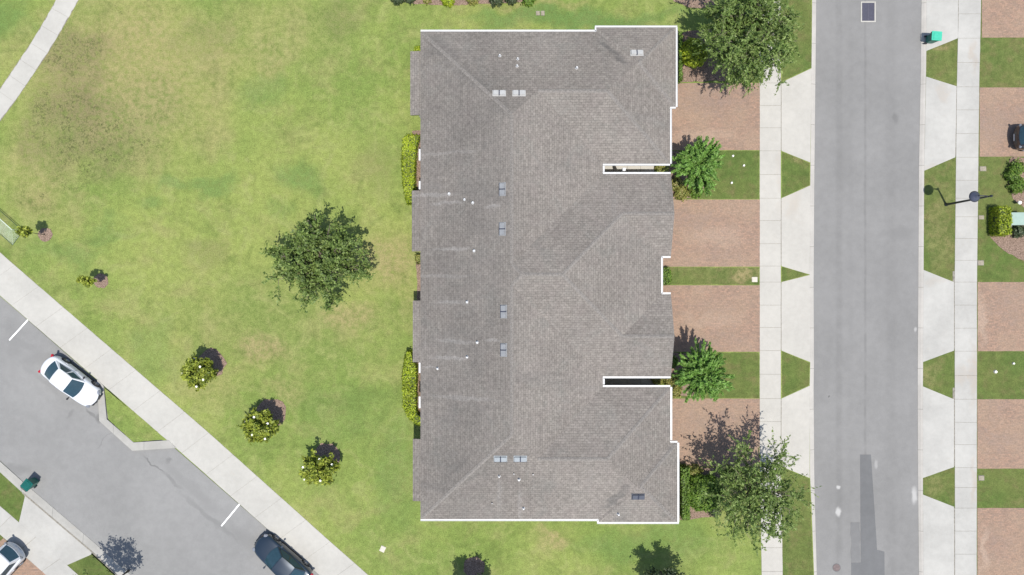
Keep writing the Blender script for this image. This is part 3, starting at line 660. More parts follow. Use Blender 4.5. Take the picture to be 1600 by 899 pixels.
# ---------------------------------------------------------------- vegetation
def leaves_mesh(name, pts, size, mat, parent, rng, up=.6, stretch=1.7, dirs=None, nbias=None):
    n = len(pts); pts = np.asarray(pts)
    nrm = rng.normal(size=(n, 3)); nrm[:, 2] = np.abs(nrm[:, 2]) + up
    if nbias is not None: nrm = rng.normal(size=(n, 3)) * .45 + np.asarray(nbias) * 1.2
    nrm /= np.linalg.norm(nrm, axis=1)[:, None]
    a = rng.normal(size=(n, 3))
    if dirs is not None: a = np.asarray(dirs) + .45 * a
    a -= (a * nrm).sum(1)[:, None] * nrm; a /= np.linalg.norm(a, axis=1)[:, None] + 1e-9
    b = np.cross(nrm, a); sz = size * rng.uniform(.6, 1.35, n)[:, None]
    A = a * sz * stretch * .5; B = b * sz * .5
    v = np.stack([pts - A, pts + B * .9 - A * .1, pts + A, pts - B * .9 - A * .1], 1).reshape(-1, 3)
    me = bpy.data.meshes.new(name); me.vertices.add(4 * n); me.vertices.foreach_set('co', v.ravel().astype(np.float32))
    me.loops.add(4 * n); me.loops.foreach_set('vertex_index', np.arange(4 * n, dtype=np.int32)); me.polygons.add(n)
    me.polygons.foreach_set('loop_start', np.arange(0, 4 * n, 4, dtype=np.int32)); me.update(calc_edges=True); me.validate()
    me.materials.append(mat); o = bpy.data.objects.new(name, me); COL.objects.link(o); o.parent = parent
    return o

def tree(name, label, cat, px, py, zc, rad, mat, group=None, seed=1, limbs=16, subs=9, twigs=5, per=7, leaf=.11, jit=.10, droop=0.0, trunk_r=.14, frond=False, flowers=0, sublen=.42, lo=-.35, off=(0, 0), stretch=1.7, wild=.1):
    rng = np.random.default_rng(seed)
    g = P(px, py); root = empty(name, g, 0, label, cat, group)
    rx, ry, rz = rad; c = np.array([off[0], off[1], zc])
    bm = bmesh.new(); zt = max(.25, zc - rz * .75)
    tube(bm, [(0, 0, 0), (.03, .02, zt * .5), (off[0] * .4, off[1] * .4, zt)], [trunk_r * 1.25, trunk_r, trunk_r * .75], 8)
    base = np.array([off[0] * .4, off[1] * .4, zt * .92])
    pts, drs = [], []
    if frond:
        for i in range(limbs):
            ph = i * 2.39996 + rng.uniform(-.25, .25); zz = -.15 + 1.12 * ((i + .5) / limbs) ** 1.1; zz = min(zz, .97); rr = math.sqrt(1 - zz * zz)
            dv = np.array([math.cos(ph) * rr * rx, math.sin(ph) * rr * ry, zz * rz]); ln = rng.uniform(.78, 1.14) * (1 + wild * .5 * math.sin(3 * ph + seed))
            p0 = base + (c - base) * rng.uniform(.6, 1.0) + dv * .08; p3 = c + dv * ln; p1 = p0 + dv * .45 + np.array([0, 0, .28 * rz]); 
            lp = [(1 - t) ** 2 * p0 + 2 * t * (1 - t) * p1 + t * t * p3 for t in np.linspace(0, 1, 7)]
            tube(bm, [base] + lp, [trunk_r * .3] + list(np.linspace(trunk_r * .28, .004, 7)), 4, cap=False)
            for t in np.linspace(.22, 1, per):
                q = (1 - t) ** 2 * p0 + 2 * t * (1 - t) * p1 + t * t * p3; tg = 2 * (1 - t) * (p1 - p0) + 2 * t * (p3 - p1); tg /= np.linalg.norm(tg)
                for k in range(twigs): pts.append(q + rng.normal(size=3) * jit * (1.25 - .8 * t)); drs.append(tg)
    for i in range(0 if frond else limbs):
        ph = i * 2.39996 + rng.uniform(-.3, .3); zz = lo + (1 - lo) * ((i + .5) / limbs) ** .8; rr = math.sqrt(max(0, 1 - zz * zz * .9))
        sc = rng.uniform(.70 - wild, 1.0)
        end = c + np.array([math.cos(ph) * rr * rx, math.sin(ph) * rr * ry, zz * rz]) * sc
        mid = (base + end) / 2 + np.array([0, 0, .18 * rz]) + rng.normal(size=3) * .06 * rx
        def bez(t): return (1 - t) ** 2 * base + 2 * t * (1 - t) * mid + t * t * end
        lp = [bez(t) for t in (0, .25, .5, .75, 1)]; rr_ = trunk_r * .45
        tube(bm, lp, [rr_, rr_ * .75, rr_ * .5, rr_ * .32, rr_ * .12], 5)
        ld = (end - base); ld /= np.linalg.norm(ld)
        for s in range(subs):
            t = rng.uniform(.3, 1.0) if not frond else rng.uniform(.15, .9); p0 = bez(t)
            dv = ld * rng.uniform(.5, 1.1) + rng.normal(size=3) * .62; dv[2] += .15 - droop
            if frond: out = (p0 - c) * np.array([1, 1, .6]); out /= np.linalg.norm(out) + 1e-6; dv = out * 1.3 + rng.normal(size=3) * .33 + np.array([0, 0, .35])
            dv /= np.linalg.norm(dv); Ls = sublen * rx * rng.uniform(.5, 1.15)
            p1 = p0 + dv * Ls + np.array([0, 0, -droop * .25 * Ls])
            # keep within the crown
            q = (p1 - c) / np.array([rx, ry, rz]); m = np.linalg.norm(q)
            lim = rng.uniform(.98 - wild, 1.02 + wild)
            if m > lim: p1 = c + (p1 - c) * lim / m
            tube(bm, [p0, (p0 + p1) / 2 + rng.normal(size=3) * .02, p1], [rr_ * .22, rr_ * .14, .004], 4, cap=False)
            for k in range(twigs):
                a0 = p0 + (p1 - p0) * (rng.uniform(.1, 1) if frond else rng.uniform(.3, 1))
                d2 = dv * .8 + rng.normal(size=3) * (.35 if frond else .8); d2[2] -= droop * .4; d2 /= np.linalg.norm(d2)
                l2 = Ls * (.28 if frond else .5) * rng.uniform(.5, 1.2)
                for j in range(per):
                    pts.append(a0 + d2 * l2 * (j + rng.uniform(0, 1)) / per + rng.normal(size=3) * jit); drs.append(d2)
    bm_obj('trunk', bm, bark_m, root, smooth=True)
    leaves_mesh('crown', pts, leaf, mat, root, rng, dirs=drs, stretch=stretch)
    for k in range(flowers):
        ph = k * 2.4 + seed; rr = rng.uniform(.55, 1.0); bm = bmesh.new()
        zf = zc + rz * math.sqrt(max(.05, 1 - rr * rr)) * .95
        for q in range(6):
            a = q * math.pi / 3; cc = Vector((off[0] + math.cos(ph) * rx * rr * .95, off[1] + math.sin(ph) * ry * rr * .95, zf))
            o = len(bm.verts); vs = [bm.verts.new(cc + Vector((math.cos(a + da) * r_, math.sin(a + da) * r_, z_))) for da, r_, z_ in ((0, 0, 0), (-.45, .06, .02), (0, .10, .05), (.45, .06, .02))]
            bm.faces.new(vs)
        bm_obj('flower', bm, petal_m, root)
    return root

tree('oak_tree', 'large round dark green shade tree standing alone on the open lawn', 'tree', 520, 409, 3.4, (3.7, 3.35, 2.1), oak_l, seed=4, limbs=36, subs=9, twigs=7, per=9, leaf=.115, jit=.055, trunk_r=.17, sublen=.34, wild=.22)
tree('street_tree', 'big grey green feathery tree overhanging the driveway at the top of the photo', 'tree', 1139, 88, 4.8, (3.6, 3.7, 2.2), elm_l, seed=8, limbs=34, subs=10, twigs=7, per=12, leaf=.085, jit=.04, droop=.45, trunk_r=.16, sublen=.5, stretch=2.6, wild=.2)
tree('street_tree', 'open feathery tree casting twiggy shade on the lowest paver driveway', 'tree', 1154, 747, 4.1, (3.7, 3.5, 1.8), elm_l, seed=33, limbs=30, subs=8, twigs=6, per=9, leaf=.09, jit=.04, droop=.25, trunk_r=.14, sublen=.44, stretch=2.4, wild=.2)
MY = dict(limbs=92, subs=9, twigs=4, per=30, leaf=.10, jit=.085, trunk_r=.06, frond=True, sublen=.62, lo=-.05, stretch=2.6, wild=.25)
tree('crape_myrtle', 'bright green spiky crape myrtle beside the upper courtyard slot', 'tree', 1077, 268, 2.5, (1.75, 1.85, 1.5), myr_l, 'crape myrtles before the building', seed=5, **MY)
tree('crape_myrtle', 'bright green spiky crape myrtle beside the lower courtyard slot', 'tree', 1080, 577, 2.7, (1.95, 2.0, 1.6), myr_l, 'crape myrtles before the building', seed=9, **MY)
G = 'young magnolias along the park sidewalk'
tree('magnolia', 'small magnolia with white blooms, nearest to the parked white sedan', 'tree', 328, 577, 1.8, (1.15, 1.15, .95), mag_l, G, seed=11, limbs=16, subs=8, twigs=5, per=6, leaf=.15, jit=.09, trunk_r=.05, flowers=5, lo=-.6)
tree('magnolia', 'small magnolia with white blooms, middle one of the three', 'tree', 421, 657, 1.8, (1.25, 1.15, .95), mag_l, G, seed=12, limbs=16, subs=8, twigs=5, per=6, leaf=.15, jit=.09, trunk_r=.05, flowers=6, lo=-.6)
tree('magnolia', 'small magnolia with white blooms, closest to the building', 'tree', 509, 724, 1.85, (1.25, 1.2, 1.0), mag_l, G, seed=13, limbs=16, subs=8, twigs=5, per=6, leaf=.15, jit=.09, trunk_r=.05, flowers=5, lo=-.6)
G = 'thin saplings in mulch rings'
tree('sapling', 'thin sapling in a mulch ring next to the net goal', 'tree', 70, 367, 2.2, (.42, .45, .5), mag_l, G, seed=14, limbs=7, subs=5, twigs=4, per=5, leaf=.13, jit=.05, trunk_r=.025, lo=-.6, off=(.05, .03))
tree('sapling', 'thin leggy sapling in a mulch ring north of the parked white sedan', 'tree', 157, 440, 1.9, (.65, .4, .5), mag_l, G, seed=15, limbs=7, subs=5, twigs=3, per=5, leaf=.13, jit=.05, trunk_r=.025, lo=-.6, off=(.05, .0))
tree('small_tree', 'small dark tree cut by the bottom edge below the building corner gutter', 'tree', 1032, 894, 2.6, (1.75, 1.5, 1.4), dark_l, seed=16, limbs=18, subs=9, twigs=5, per=7, leaf=.11, jit=.07, trunk_r=.08, sublen=.5)
tree('small_tree', 'small tree at the bottom edge whose purplish shadow falls on the lawn', 'tree', 744, 906, 2.5, (1.45, 1.3, 1.2), dark_l, seed=17, limbs=18, subs=9, twigs=5, per=7, leaf=.11, jit=.07, trunk_r=.07, sublen=.5)
tree('small_tree', 'green tree in the corner shading the side street by its kerb', 'tree', 201, 892, 4.0, (1.75, 1.75, 1.5), oak_l, seed=18, limbs=16, subs=7, twigs=5, per=6, leaf=.09, jit=.035, wild=.3, trunk_r=.08, sublen=.5)

def hedge(name, label, cat, pix, h, mat, dens=330, leaf=.09, group=None, seed=1, lump=.12, jit=.06):
    """clipped shrub mass with its outline given on the ground"""
    rng = np.random.default_rng(seed); rn = random.Random(seed)
    W_ = [P(*p) for p in pix]; c = sum(W_, Vector()) / len(W_); root = empty(name, (c.x, c.y, 0), 0, label, cat, group)
    loc = [(p - c) for p in W_]
    if area2(loc) < 0: loc = loc[::-1]
    n = len(loc); core = [(p - p.normalized() * .10) for p in loc]
    v = [(p.x, p.y, .0) for p in core] + [(p.x, p.y, h - .09) for p in core]
    mesh_obj('stem_mass', v, [list(range(n, 2 * n))] + [[i, (i + 1) % n, (i + 1) % n + n, i + n] for i in range(n)], core_m, root)
    xs = [p.x for p in loc]; ys_ = [p.y for p in loc]; A = abs(area2(loc)) / 2; pts = []
    def inside(x, y):
        r = False
        for i in range(n):
            a, b = loc[i], loc[i - 1]
            if (a.y > y) != (b.y > y) and x < (b.x - a.x) * (y - a.y) / (b.y - a.y) + a.x: r = not r
        return r
    k = 0; nb_ = []
    while k < A * dens:
        x, y = rng.uniform(min(xs), max(xs)), rng.uniform(min(ys_), max(ys_))
        if inside(x, y):
            z = h + lump * (math.sin(x * 5.1 + seed) + math.cos(y * 4.3)) * .5 + rng.normal() * jit; pts.append((x, y, z)); nb_.append((0, 0, 1)); k += 1
    for i in range(n):
        a, b = loc[i], loc[(i + 1) % n]; L = (b - a).length; on = (b - a).normalized()
        for q in range(int(L * h * dens)):
            p = a.lerp(b, rng.uniform()); pts.append((p.x + rng.normal() * jit, p.y + rng.normal() * jit, rng.uniform(.02, h))); nb_.append((on.y * 1.6, -on.x * 1.6, -.1))
    leaves_mesh('foliage', pts, leaf, mat, root, rng, stretch=1.5, nbias=nb_)
    return root
def blob(name, label, cat, px, py, r, h, mat, group=None, seed=1, dens=330, leaf=.10):
    rng = np.random.default_rng(seed); root = empty(name, P(px, py), 0, label, cat, group)
    bm = bmesh.new(); bmesh.ops.create_icosphere(bm, subdivisions=3, radius=1.0)
    for v in bm.verts:
        k = .88 + .05 * math.sin(v.co.x * 7 + seed) * math.cos(v.co.y * 6); k *= (1 if r > .8 else .72); v.co = Vector((v.co.x * r * k, v.co.y * r * k, max(0, h * .45 + v.co.z * h * .53 * k)))
    bm_obj('stem_mass', bm, core_m, root, smooth=True)
    n = int(4 * math.pi * r * max(r, h * .5) * dens); d = rng.normal(size=(n, 3)); d /= np.linalg.norm(d, axis=1)[:, None]
    am = .05 if r > .8 else .20
    k = (1 + am * (np.sin(d[:, 0] * 5 + seed) * np.cos(d[:, 1] * 6 + seed * 2) + .8 * np.sin(d[:, 0] * 11 + d[:, 1] * 9 + seed)) + rng.normal(size=n) * (.04 + am * .5))[:, None]
    pts = d * k * np.array([r, r, h * .53]) + np.array([0, 0, h * .47]); pts[:, 2] = np.maximum(pts[:, 2], .02)
    leaves_mesh('foliage', pts, leaf, mat, root, rng, stretch=1.5, nbias=d * np.array([1, 1, 1.0]) + np.array([0, 0, .35]))
    return root
def toground(px, py, z):           # ground pixel below something seen at height z
    p = P(px, py, z); return (p.x / S + 800, 449.5 - p.y / S)
def TG(l, z): return [toground(a, b, z) for a, b in l]
hedge('hedge', 'yellow green hedge along the rear wall, beside the upper lanai roofs', 'hedge', TG([(630, 216), (636, 211), (655, 211), (650, 228), (648, 250), (647, 290), (643, 317), (636, 318), (630, 290), (628, 250)], .9), .9, lime_l, group='lime hedges behind the building', seed=2)
hedge('hedge', 'yellow green hedge along the rear wall, curling round the lower bed', 'hedge', TG([(636, 550), (642, 550), (645, 566), (650, 572), (649, 640), (652, 650), (659, 655), (659, 666), (648, 662), (637, 652), (630, 636), (629, 590), (632, 565)], .9), .9, lime_l, group='lime hedges behind the building', seed=3)
hedge('shrub', 'small clipped shrub tucked beside the rear wall between lanai roofs', 'shrub', TG([(650, 399), (660, 399), (660, 411), (651, 411)], .7), .7, olive_l, seed=4)
hedge('shrub', 'small lime shrub at the top left roof corner', 'shrub', TG([(648, 73), (660, 73), (660, 80), (648, 80)], .7), .7, lime_l, seed=5)
hedge('hedge', 'short clipped hedge in the niche between the two middle garages', 'hedge', TG([(1035, 419), (1046, 419), (1048, 424), (1048, 440), (1045, 444), (1035, 444)], .7), .7, hedge_l, seed=6)
hedge('hedge', 'narrow clipped hedge against the bottom right building corner', 'hedge', TG([(1064, 731), (1077, 731), (1078, 811), (1067, 813)], .9), .9, hedge_l, seed=7)
blob('shrub', 'large dark green dome shrub beside the narrow corner hedge', 'shrub', *toground(1101, 771, .7), 1.3, 1.3, hedge_l, seed=8)
hedge('hedge', 'narrow hedge against the top right building corner', 'hedge', TG([(1061, 50), (1066, 52), (1066, 125), (1061, 126)], .7), .7, hedge_l, seed=9)
blob('shrub', 'yellow green dome shrub under the big street tree', 'shrub', *toground(1085, 82, .7), .98, 1.25, lime_l, seed=10)
for i, (px, py, r, h, lb, m) in enumerate([(1057, 286, .42, .6, 'low olive shrub below the upper crape myrtle against the wall', olive_l), (1066, 301, .5, .6, 'low olive shrub at the corner of the second driveway', olive_l), (1088, 300, .42, .5, 'low green shrub under the upper crape myrtle beside the grass', hedge_l),
                                      (1032, 259, .38, .4, 'small olive plant at the mouth of the upper courtyard slot', olive_l), (1028, 592, .42, .5, 'small olive plant at the mouth of the lower courtyard slot', olive_l), (1050, 598, .5, .55, 'low olive shrub left of the lower crape myrtle', olive_l), (1056, 612, .4, .5, 'low olive shrub at the corner of the fourth driveway', olive_l), (1050, 566, .4, .5, 'dark low shrub in the shade of the lower crape myrtle', hedge_l),
                                      (1086, 737, .45, .4, 'dull green shrub at the lowest driveway edge under the feathery tree', olive_l), (1117, 799, .4, .6, 'dark small plant beside the round shrub mulch', dark_l),
                                      (1590, 262, .45, .7, 'green shrub at the top of the right mulch bed', hedge_l), (1584, 274, .45, .7, 'green shrub in the middle of the right mulch bed', hedge_l), (1592, 290, .5, .7, 'green shrub at the lower end of the right mulch bed', hedge_l), (1593, 361, .45, .6, 'dark plant behind the green utility cabinet', dark_l),
                                      (622, -3, .4, .5, 'leftmost dark plant in the bed at the top edge', dark_l), (640, -5, .4, .5, 'dark plant second from the left in the top bed', dark_l), (667, -2, .3, .4, 'small olive plant in the top edge bed', olive_l), (699, 0, .42, .45, 'bright lime plant in the top edge bed', lime_l), (738, -3, .4, .5, 'reddish green plant in the middle of the top bed', olive_l), (776, -1, .45, .5, 'dark clump right of the middle in the top bed', dark_l), (800, -3, .4, .5, 'grey green plant near the right end of the top bed', dark_l), (826, -1, .42, .4, 'rightmost plant in the bed at the top edge', hedge_l)]):
    blob('shrub', lb, 'shrub', *toground(px, py, h * .6), r, h, m, seed=20 + i)
hedge('hedge', 'bright lime clipped hedge before the pale green utility cabinet', 'hedge', TG([(1562, 323), (1579, 324), (1580, 366), (1562, 367)], 1.15), 1.15, lime_l, seed=50)

# ---------------------------------------------------------------- vehicles
tyre_m = plain('tyre_rubber', (.02, .02, .022), .8, .1); rim_m = plain('alloy', (.35, .36, .38), .35, .05, metal=.8); trim_k = plain('black_trim', (.015, .015, .018), .5, .1)
lamp_c = plain('lamp_lens', (.16, .17, .19), .1, .02); lamp_r = plain('tail_lens', (.30, .01, .02), .2, .05)
auto_glass = plain('car_glass', (.02, .045, .06), .05, .1)
def car_paint(name, col, metal=0.0): return plain(name, col, .35, .02, 2, metal=metal, coat=1.0)
def car(name, label, cat, px, py, heading, paint, kind='sedan', L=4.7, Wd=1.82, Ht=1.45):
    g = P(px, py, .7); root = empty(name, (g.x, g.y, -.10 if kind != 'drive' else 0), heading, label, cat)
    w = Wd / 2; suv = Ht > 1.55
    if suv: st_ = [(-.5, .80, .95, .5), (-.485, .9, 1.02, .4), (-.44, .97, 1.05, .3), (-.36, 1, 1.06, .28), (-.22, 1, 1.05, .26), (0, 1, 1.04, .25), (.16, 1, 1.04, .25), (.26, .99, 1.03, .26), (.36, .97, 1.0, .28), (.43, .93, .95, .3), (.475, .85, .85, .34), (.5, .68, .70, .42)]
    else: st_ = [(-.5, .74, .80, .5), (-.488, .86, .94, .38), (-.45, .94, 1.0, .3), (-.36, .99, 1.0, .26), (-.22, 1, .96, .24), (0, 1, .95, .23), (.14, 1, .95, .23), (.22, .99, .94, .24), (.34, .96, .88, .26), (.42, .93, .80, .28), (.472, .87, .70, .32), (.5, .74, .58, .40)]
    bm = bmesh.new(); rings = []
    for fx, fw, zt, zb in st_:
        x = fx * L; ww = w * fw; pf = [(0, zt + .015), (.42, zt + .01), (.74, zt - .01), (.90, zt - .06), (.975, zt - .16), (1.0, (zt + zb) / 2 + .02), (.985, zb + .10), (.93, zb), (.5, zb - .03), (0, zb - .03)]
        bw = max(0, abs(fx) - .34) / .16 * (.30 if fx > 0 else .24) * (1 if fx > 0 else -1); half = [(x - bw * a * a * 1.0 + bw * .25, a * ww, b) for a, b in pf]; full = half + [(x, -y, z) for x, y, z in half[-2:0:-1]]
        rings.append([bm.verts.new(p) for p in full])
    m = len(rings[0])
    for i in range(len(rings) - 1):
        for k in range(m): bm.faces.new((rings[i][k], rings[i][(k + 1) % m], rings[i + 1][(k + 1) % m], rings[i + 1][k]))
    bm.faces.new(rings[0]); bm.faces.new(rings[-1][::-1])
    body = bm_obj('body', bm, paint, root, smooth=True)
    sm = body.modifiers.new('s', 'SUBSURF'); sm.levels = 2; sm.render_levels = 2
    # wheel arches cut from the body
    xf, xrr = L * .305, -L * .29; wr = .345 if suv else .325
    bmc = bmesh.new()
    for xx in (xf, xrr):
        r = bmesh.ops.create_cone(bmc, segments=28, radius1=wr + .065, radius2=wr + .065, depth=Wd * 1.3, cap_ends=True)
        for v in r['verts']: v.co = Matrix.Rotation(math.pi / 2, 3, 'X') @ v.co + Vector((xx, 0, wr))
    cut = bm_obj('cut', bmc, trim_k); cut.parent = root
    bo = body.modifiers.new('b', 'BOOLEAN'); bo.operation = 'DIFFERENCE'; bo.object = cut; bo.solver = 'EXACT'
    bpy.context.view_layer.update(); dg = bpy.context.evaluated_depsgraph_get()
    nm = bpy.data.meshes.new_from_object(body.evaluated_get(dg)); body.modifiers.clear(); body.data = nm; bpy.data.objects.remove(cut)
    # cabin
    if suv: B0, T0, T1, B1, zb_, zt_ = .21, .06, -.40, -.475, 1.0, Ht
    else: B0, T0, T1, B1, zb_, zt_ = .20, .045, -.20, -.375, .93, Ht
    wb, wt = w * .93, w * .70
    C = {'bf': (B0 * L, wb * .90, zb_), 'bm': ((B0 * .35 + B1 * .3) * L, wb, zb_), 'br': (B1 * L, wb * .86, zb_ + .02), 'tf': (T0 * L, wt * .95, zt_ - .05), 'tm': ((T0 + T1) / 2 * L, wt, zt_ - .02), 'tr': (T1 * L, wt * .93, zt_ - .05)}
    def bil(q, u, v, off=0.0, bul=0.0, bow=0.0):
        a, b, c, d = [Vector(x) for x in q]; p = a.lerp(b, u).lerp(d.lerp(c, u), v); nn = (b - a).cross(d - a).normalized()
        p = p + Vector((bow * 4 * u * (1 - u) * (1 - v), 0, 0)); return p + nn * (off + bul * 4 * u * (1 - u))
    def patch(name, q, mat, parent, u0=0, u1=1, v0=0, v1=1, off=0, bul=0, nu=6, nv=3, bow=0):
        vs = [bil(q, u0 + (u1 - u0) * i / nu, v0 + (v1 - v0) * j / nv, off, bul, bow) for j in range(nv + 1) for i in range(nu + 1)]
        fs = [[j * (nu + 1) + i, j * (nu + 1) + i + 1, (j + 1) * (nu + 1) + i + 1, (j + 1) * (nu + 1) + i] for j in range(nv) for i in range(nu)]
        return mesh_obj(name, vs, fs, mat, parent, smooth=True)
    def mir(p): return (p[0], -p[1], p[2])
    qf = [mir(C['bf']), C['bf'], C['tf'], mir(C['tf'])]; qr = [C['br'], mir(C['br']), mir(C['tr']), C['tr']]
    qs1 = [C['bf'], C['bm'], C['tm'], C['tf']]; qs2 = [C['bm'], C['br'], C['tr'], C['tm']]
    def flip(q): return [mir(q[1]), mir(q[0]), mir(q[3]), mir(q[2])]
    # roof panel and painted frame
    vs = []; fs = []; nx, ny = 8, 8
    for i in range(nx + 1):
        u = i / nx; x = (T0 + (T1 - T0) * u) * L; ww = wt * (.95 + .2 * u * (1 - u)) if True else wt
        for j in range(ny + 1):
            s = -1 + 2 * j / ny; vs.append((x + .05 * (1 - s * s) * (1 - 2 * u) * .8, s * ww, zt_ - .05 + .055 * (1 - s ** 4) * (.45 + 2.2 * u * (1 - u))))
    for i in range(nx):
        for j in range(ny): a = i * (ny + 1) + j; fs.append([a, a + 1, a + ny + 2, a + ny + 1])
    mesh_obj('roof', vs, fs, paint, root, smooth=True)
    fr = []
    for nm_, q, bl in (('frameF', qf, .05), ('frameR', qr, .04), ('frame', qs1, 0), ('frame', qs2, 0), ('frame', flip(qs1), 0), ('frame', flip(qs2), 0)):
        fr.append(patch(nm_, q, paint, root, off=-.004, bul=bl, bow={'frameF': .16, 'frameR': -.12}.get(nm_, 0)))
    bmj = bmesh.new()
    for o in fr: bmj.from_mesh(o.data); bpy.data.objects.remove(o)
    bm_obj('pillars', bmj, paint, root, smooth=True)
    patch('windshield', qf, auto_glass, root, .045, .955, .02, .95, .006, .05, 10, 3, .16)
    patch('rear_window', qr, auto_glass, root, .06, .94, .06, .92, .006, .04, 10, 3, -.12)
    for q, nms in ((qs1, 'side_window'), (qs2, 'side_window')):
        a0, a1 = (.16, .94) if q is qs1 else (.05, .80)
        patch(nms, q, auto_glass, root, a0, a1, .12, .88, .006)
        patch(nms, flip(q), auto_glass, root, 1 - a1, 1 - a0, .12, .88, .006)
    for xx in (xf, xrr):
        for sg in (-1, 1):
            we = bpy.data.objects.new('wheel', None); COL.objects.link(we); we.parent = root; we.location = (xx, sg * (w - .115), wr); we.rotation_euler = (sg * -math.pi / 2, 0, 0)
            b = bmesh.new(); lathe(b, [(wr * .62, -.1), (wr * .93, -.1), (wr, -.07), (wr, .07), (wr * .93, .105), (wr * .66, .105), (wr * .64, .07)], seg=28); bm_obj('tyre', b, tyre_m, we, smooth=True)
            b = bmesh.new(); lathe(b, [(wr * .64, .10), (wr * .58, .075), (wr * .56, .03), (0, .03)], seg=28)
            for k in range(5):
                a = k * 2 * math.pi / 5; box(b, (math.cos(a) * wr * .32, math.sin(a) * wr * .32, .065), (wr * .56, .055, .035), rz=a)
            lathe(b, [(.0, .09), (.05, .085), (.055, .03)], seg=12); bm_obj('rim', b, rim_m, we)
    nosez = .68 if not suv else .82
    for sg in (-1, 1):
        b = bmesh.new(); box(b, (L * .448, sg * w * .70, nosez - .01), (.30, .24, .10), rz=-sg * .55, bevel=.04); bm_obj('headlight', b, lamp_c, root, smooth=False)
        b = bmesh.new(); box(b, (-L * .470, sg * w * .80, .82 if not suv else .95), (.16, .26, .14), rz=sg * .35, bevel=.03); bm_obj('taillight', b, lamp_c if suv else lamp_r, root)
        b = bmesh.new(); box(b, (L * .15, sg * (w + .08), zb_ + .05), (.13, .20, .13), bevel=.04); box(b, (L * .15, sg * (w - .03), zb_ + .01), (.06, .12, .04)); bm_obj('mirror', b, paint if paint.name != 'white_car_paint' else trim_k, root)
        for hx in (.0, -.21):
            b = bmesh.new(); box(b, (hx * L, sg * (w + .004), .78), (.17, .03, .03), bevel=.008); bm_obj('door_handle', b, paint, root)
        b = bmesh.new()
        for dx in (.135, -.045, -.21): box(b, (dx * L, sg * (w - .004), .56), (.012, .012, .56))
        box(b, (.0, sg * (w - .02), .26), (L * .40, .04, .10)); bm_obj('side_trim', b, trim_k, root)
    b = bmesh.new(); box(b, (L * .487, 0, .46), (.08, w * 1.1, .20), bevel=.03); bm_obj('grille', b, trim_k, root)
    b = bmesh.new(); box(b, (-L * .497, 0, .50), (.03, .52, .12), bevel=.01); bm_obj('licence_plate', b, white_m, root)
    b = bmesh.new()
    for y_ in (-.30, .12): tube(b, [(B0 * L + .10, y_, zb_ + .03), (B0 * L - .02, y_ + .38, zb_ + .075)], [.012, .008], 5)
    bm_obj('wiper', b, trim_k, root)
    return root
whitep = car_paint('white_car_paint', (.52, .53, .55)); navyp = car_paint('navy_car_paint', (.012, .022, .035), .3); silverp = car_paint('pearl_car_paint', (.50, .51, .53)); blackp = car_paint('black_car_paint', (.012, .012, .015))
ang = math.atan2(-52, 66)
car('parked_car', 'white sedan parked in the street bay beside the grass island', 'car', 109, 597, ang, whitep)
car('parked_car', 'black sedan parked against the sidewalk at the bottom edge', 'car', 440, 879, math.atan2(50, -58), navyp, L=4.85, Wd=1.9)
c3 = car('parked_car', 'white sport utility vehicle on the corner driveway, cut by the left edge', 'car', -7, 893, math.atan2(-.73, -.68), silverp, kind='drive', L=4.7, Wd=1.88, Ht=1.68)
c4 = car('parked_car', 'black car on the brick driveway, cut by the right edge', 'car', 1638, 214, 0.0, blackp, kind='drive', L=4.8, Wd=1.9, Ht=1.65)

# ---------------------------------------------------------------- street furniture and small things
pole_m = plain('black_iron', (.02, .022, .03), .45, .1); shade_m = plain('lamp_hood_metal', (.045, .05, .075), .35, .08); lens_m = plain('lamp_glass', (.5, .5, .45), .3, .02)
b0 = P(1478, 320); lamp = empty('street_lamp', b0, 0, 'black street lamp with round hood leaning over the right sidewalk', 'street lamp')
bm = bmesh.new(); lathe(bm, [(.0, .02), (.13, .02), (.13, .08), (.10, .14), (.09, .4), (.08, .46)], seg=16); bm_obj('base', bm, pole_m, lamp)
bm = bmesh.new(); tube(bm, [(0, 0, .3), (0, 0, 3.0), (0, 0, 4.78)], [.085, .07, .055], 12); lathe(bm, [(.05, 4.76), (.09, 4.80), (.05, 4.86), (.07, 4.9), (.0, 4.98)], seg=12); bm_obj('pole', bm, pole_m, lamp)
bm = bmesh.new(); tube(bm, [(0, 0, 4.45), (-.15, .02, 4.68), (-.45, .02, 4.78), (-.72, .03, 4.72), (-.78, .03, 4.6)], [.035] * 5, 8); tube(bm, [(0, 0, 4.3), (-.2, .02, 4.45), (-.4, .02, 4.72)], [.02] * 3, 6); bm_obj('arm', bm, pole_m, lamp)
bm = bmesh.new(); lathe(bm, [(.0, .34), (.06, .33), (.09, .24), (.17, .19), (.30, .10), (.39, .0), (.38, -.015), (.28, .06), (0, .12)], (-.78, .03, 4.30), 24); bm_obj('lamp_shade', bm, shade_m, lamp, smooth=True)
bm = bmesh.new(); lathe(bm, [(.0, -.10), (.12, -.08), (.2, 0), (.2, .05)], (-.78, .03, 4.32), 16); bm_obj('lens', bm, lens_m, lamp, smooth=True)

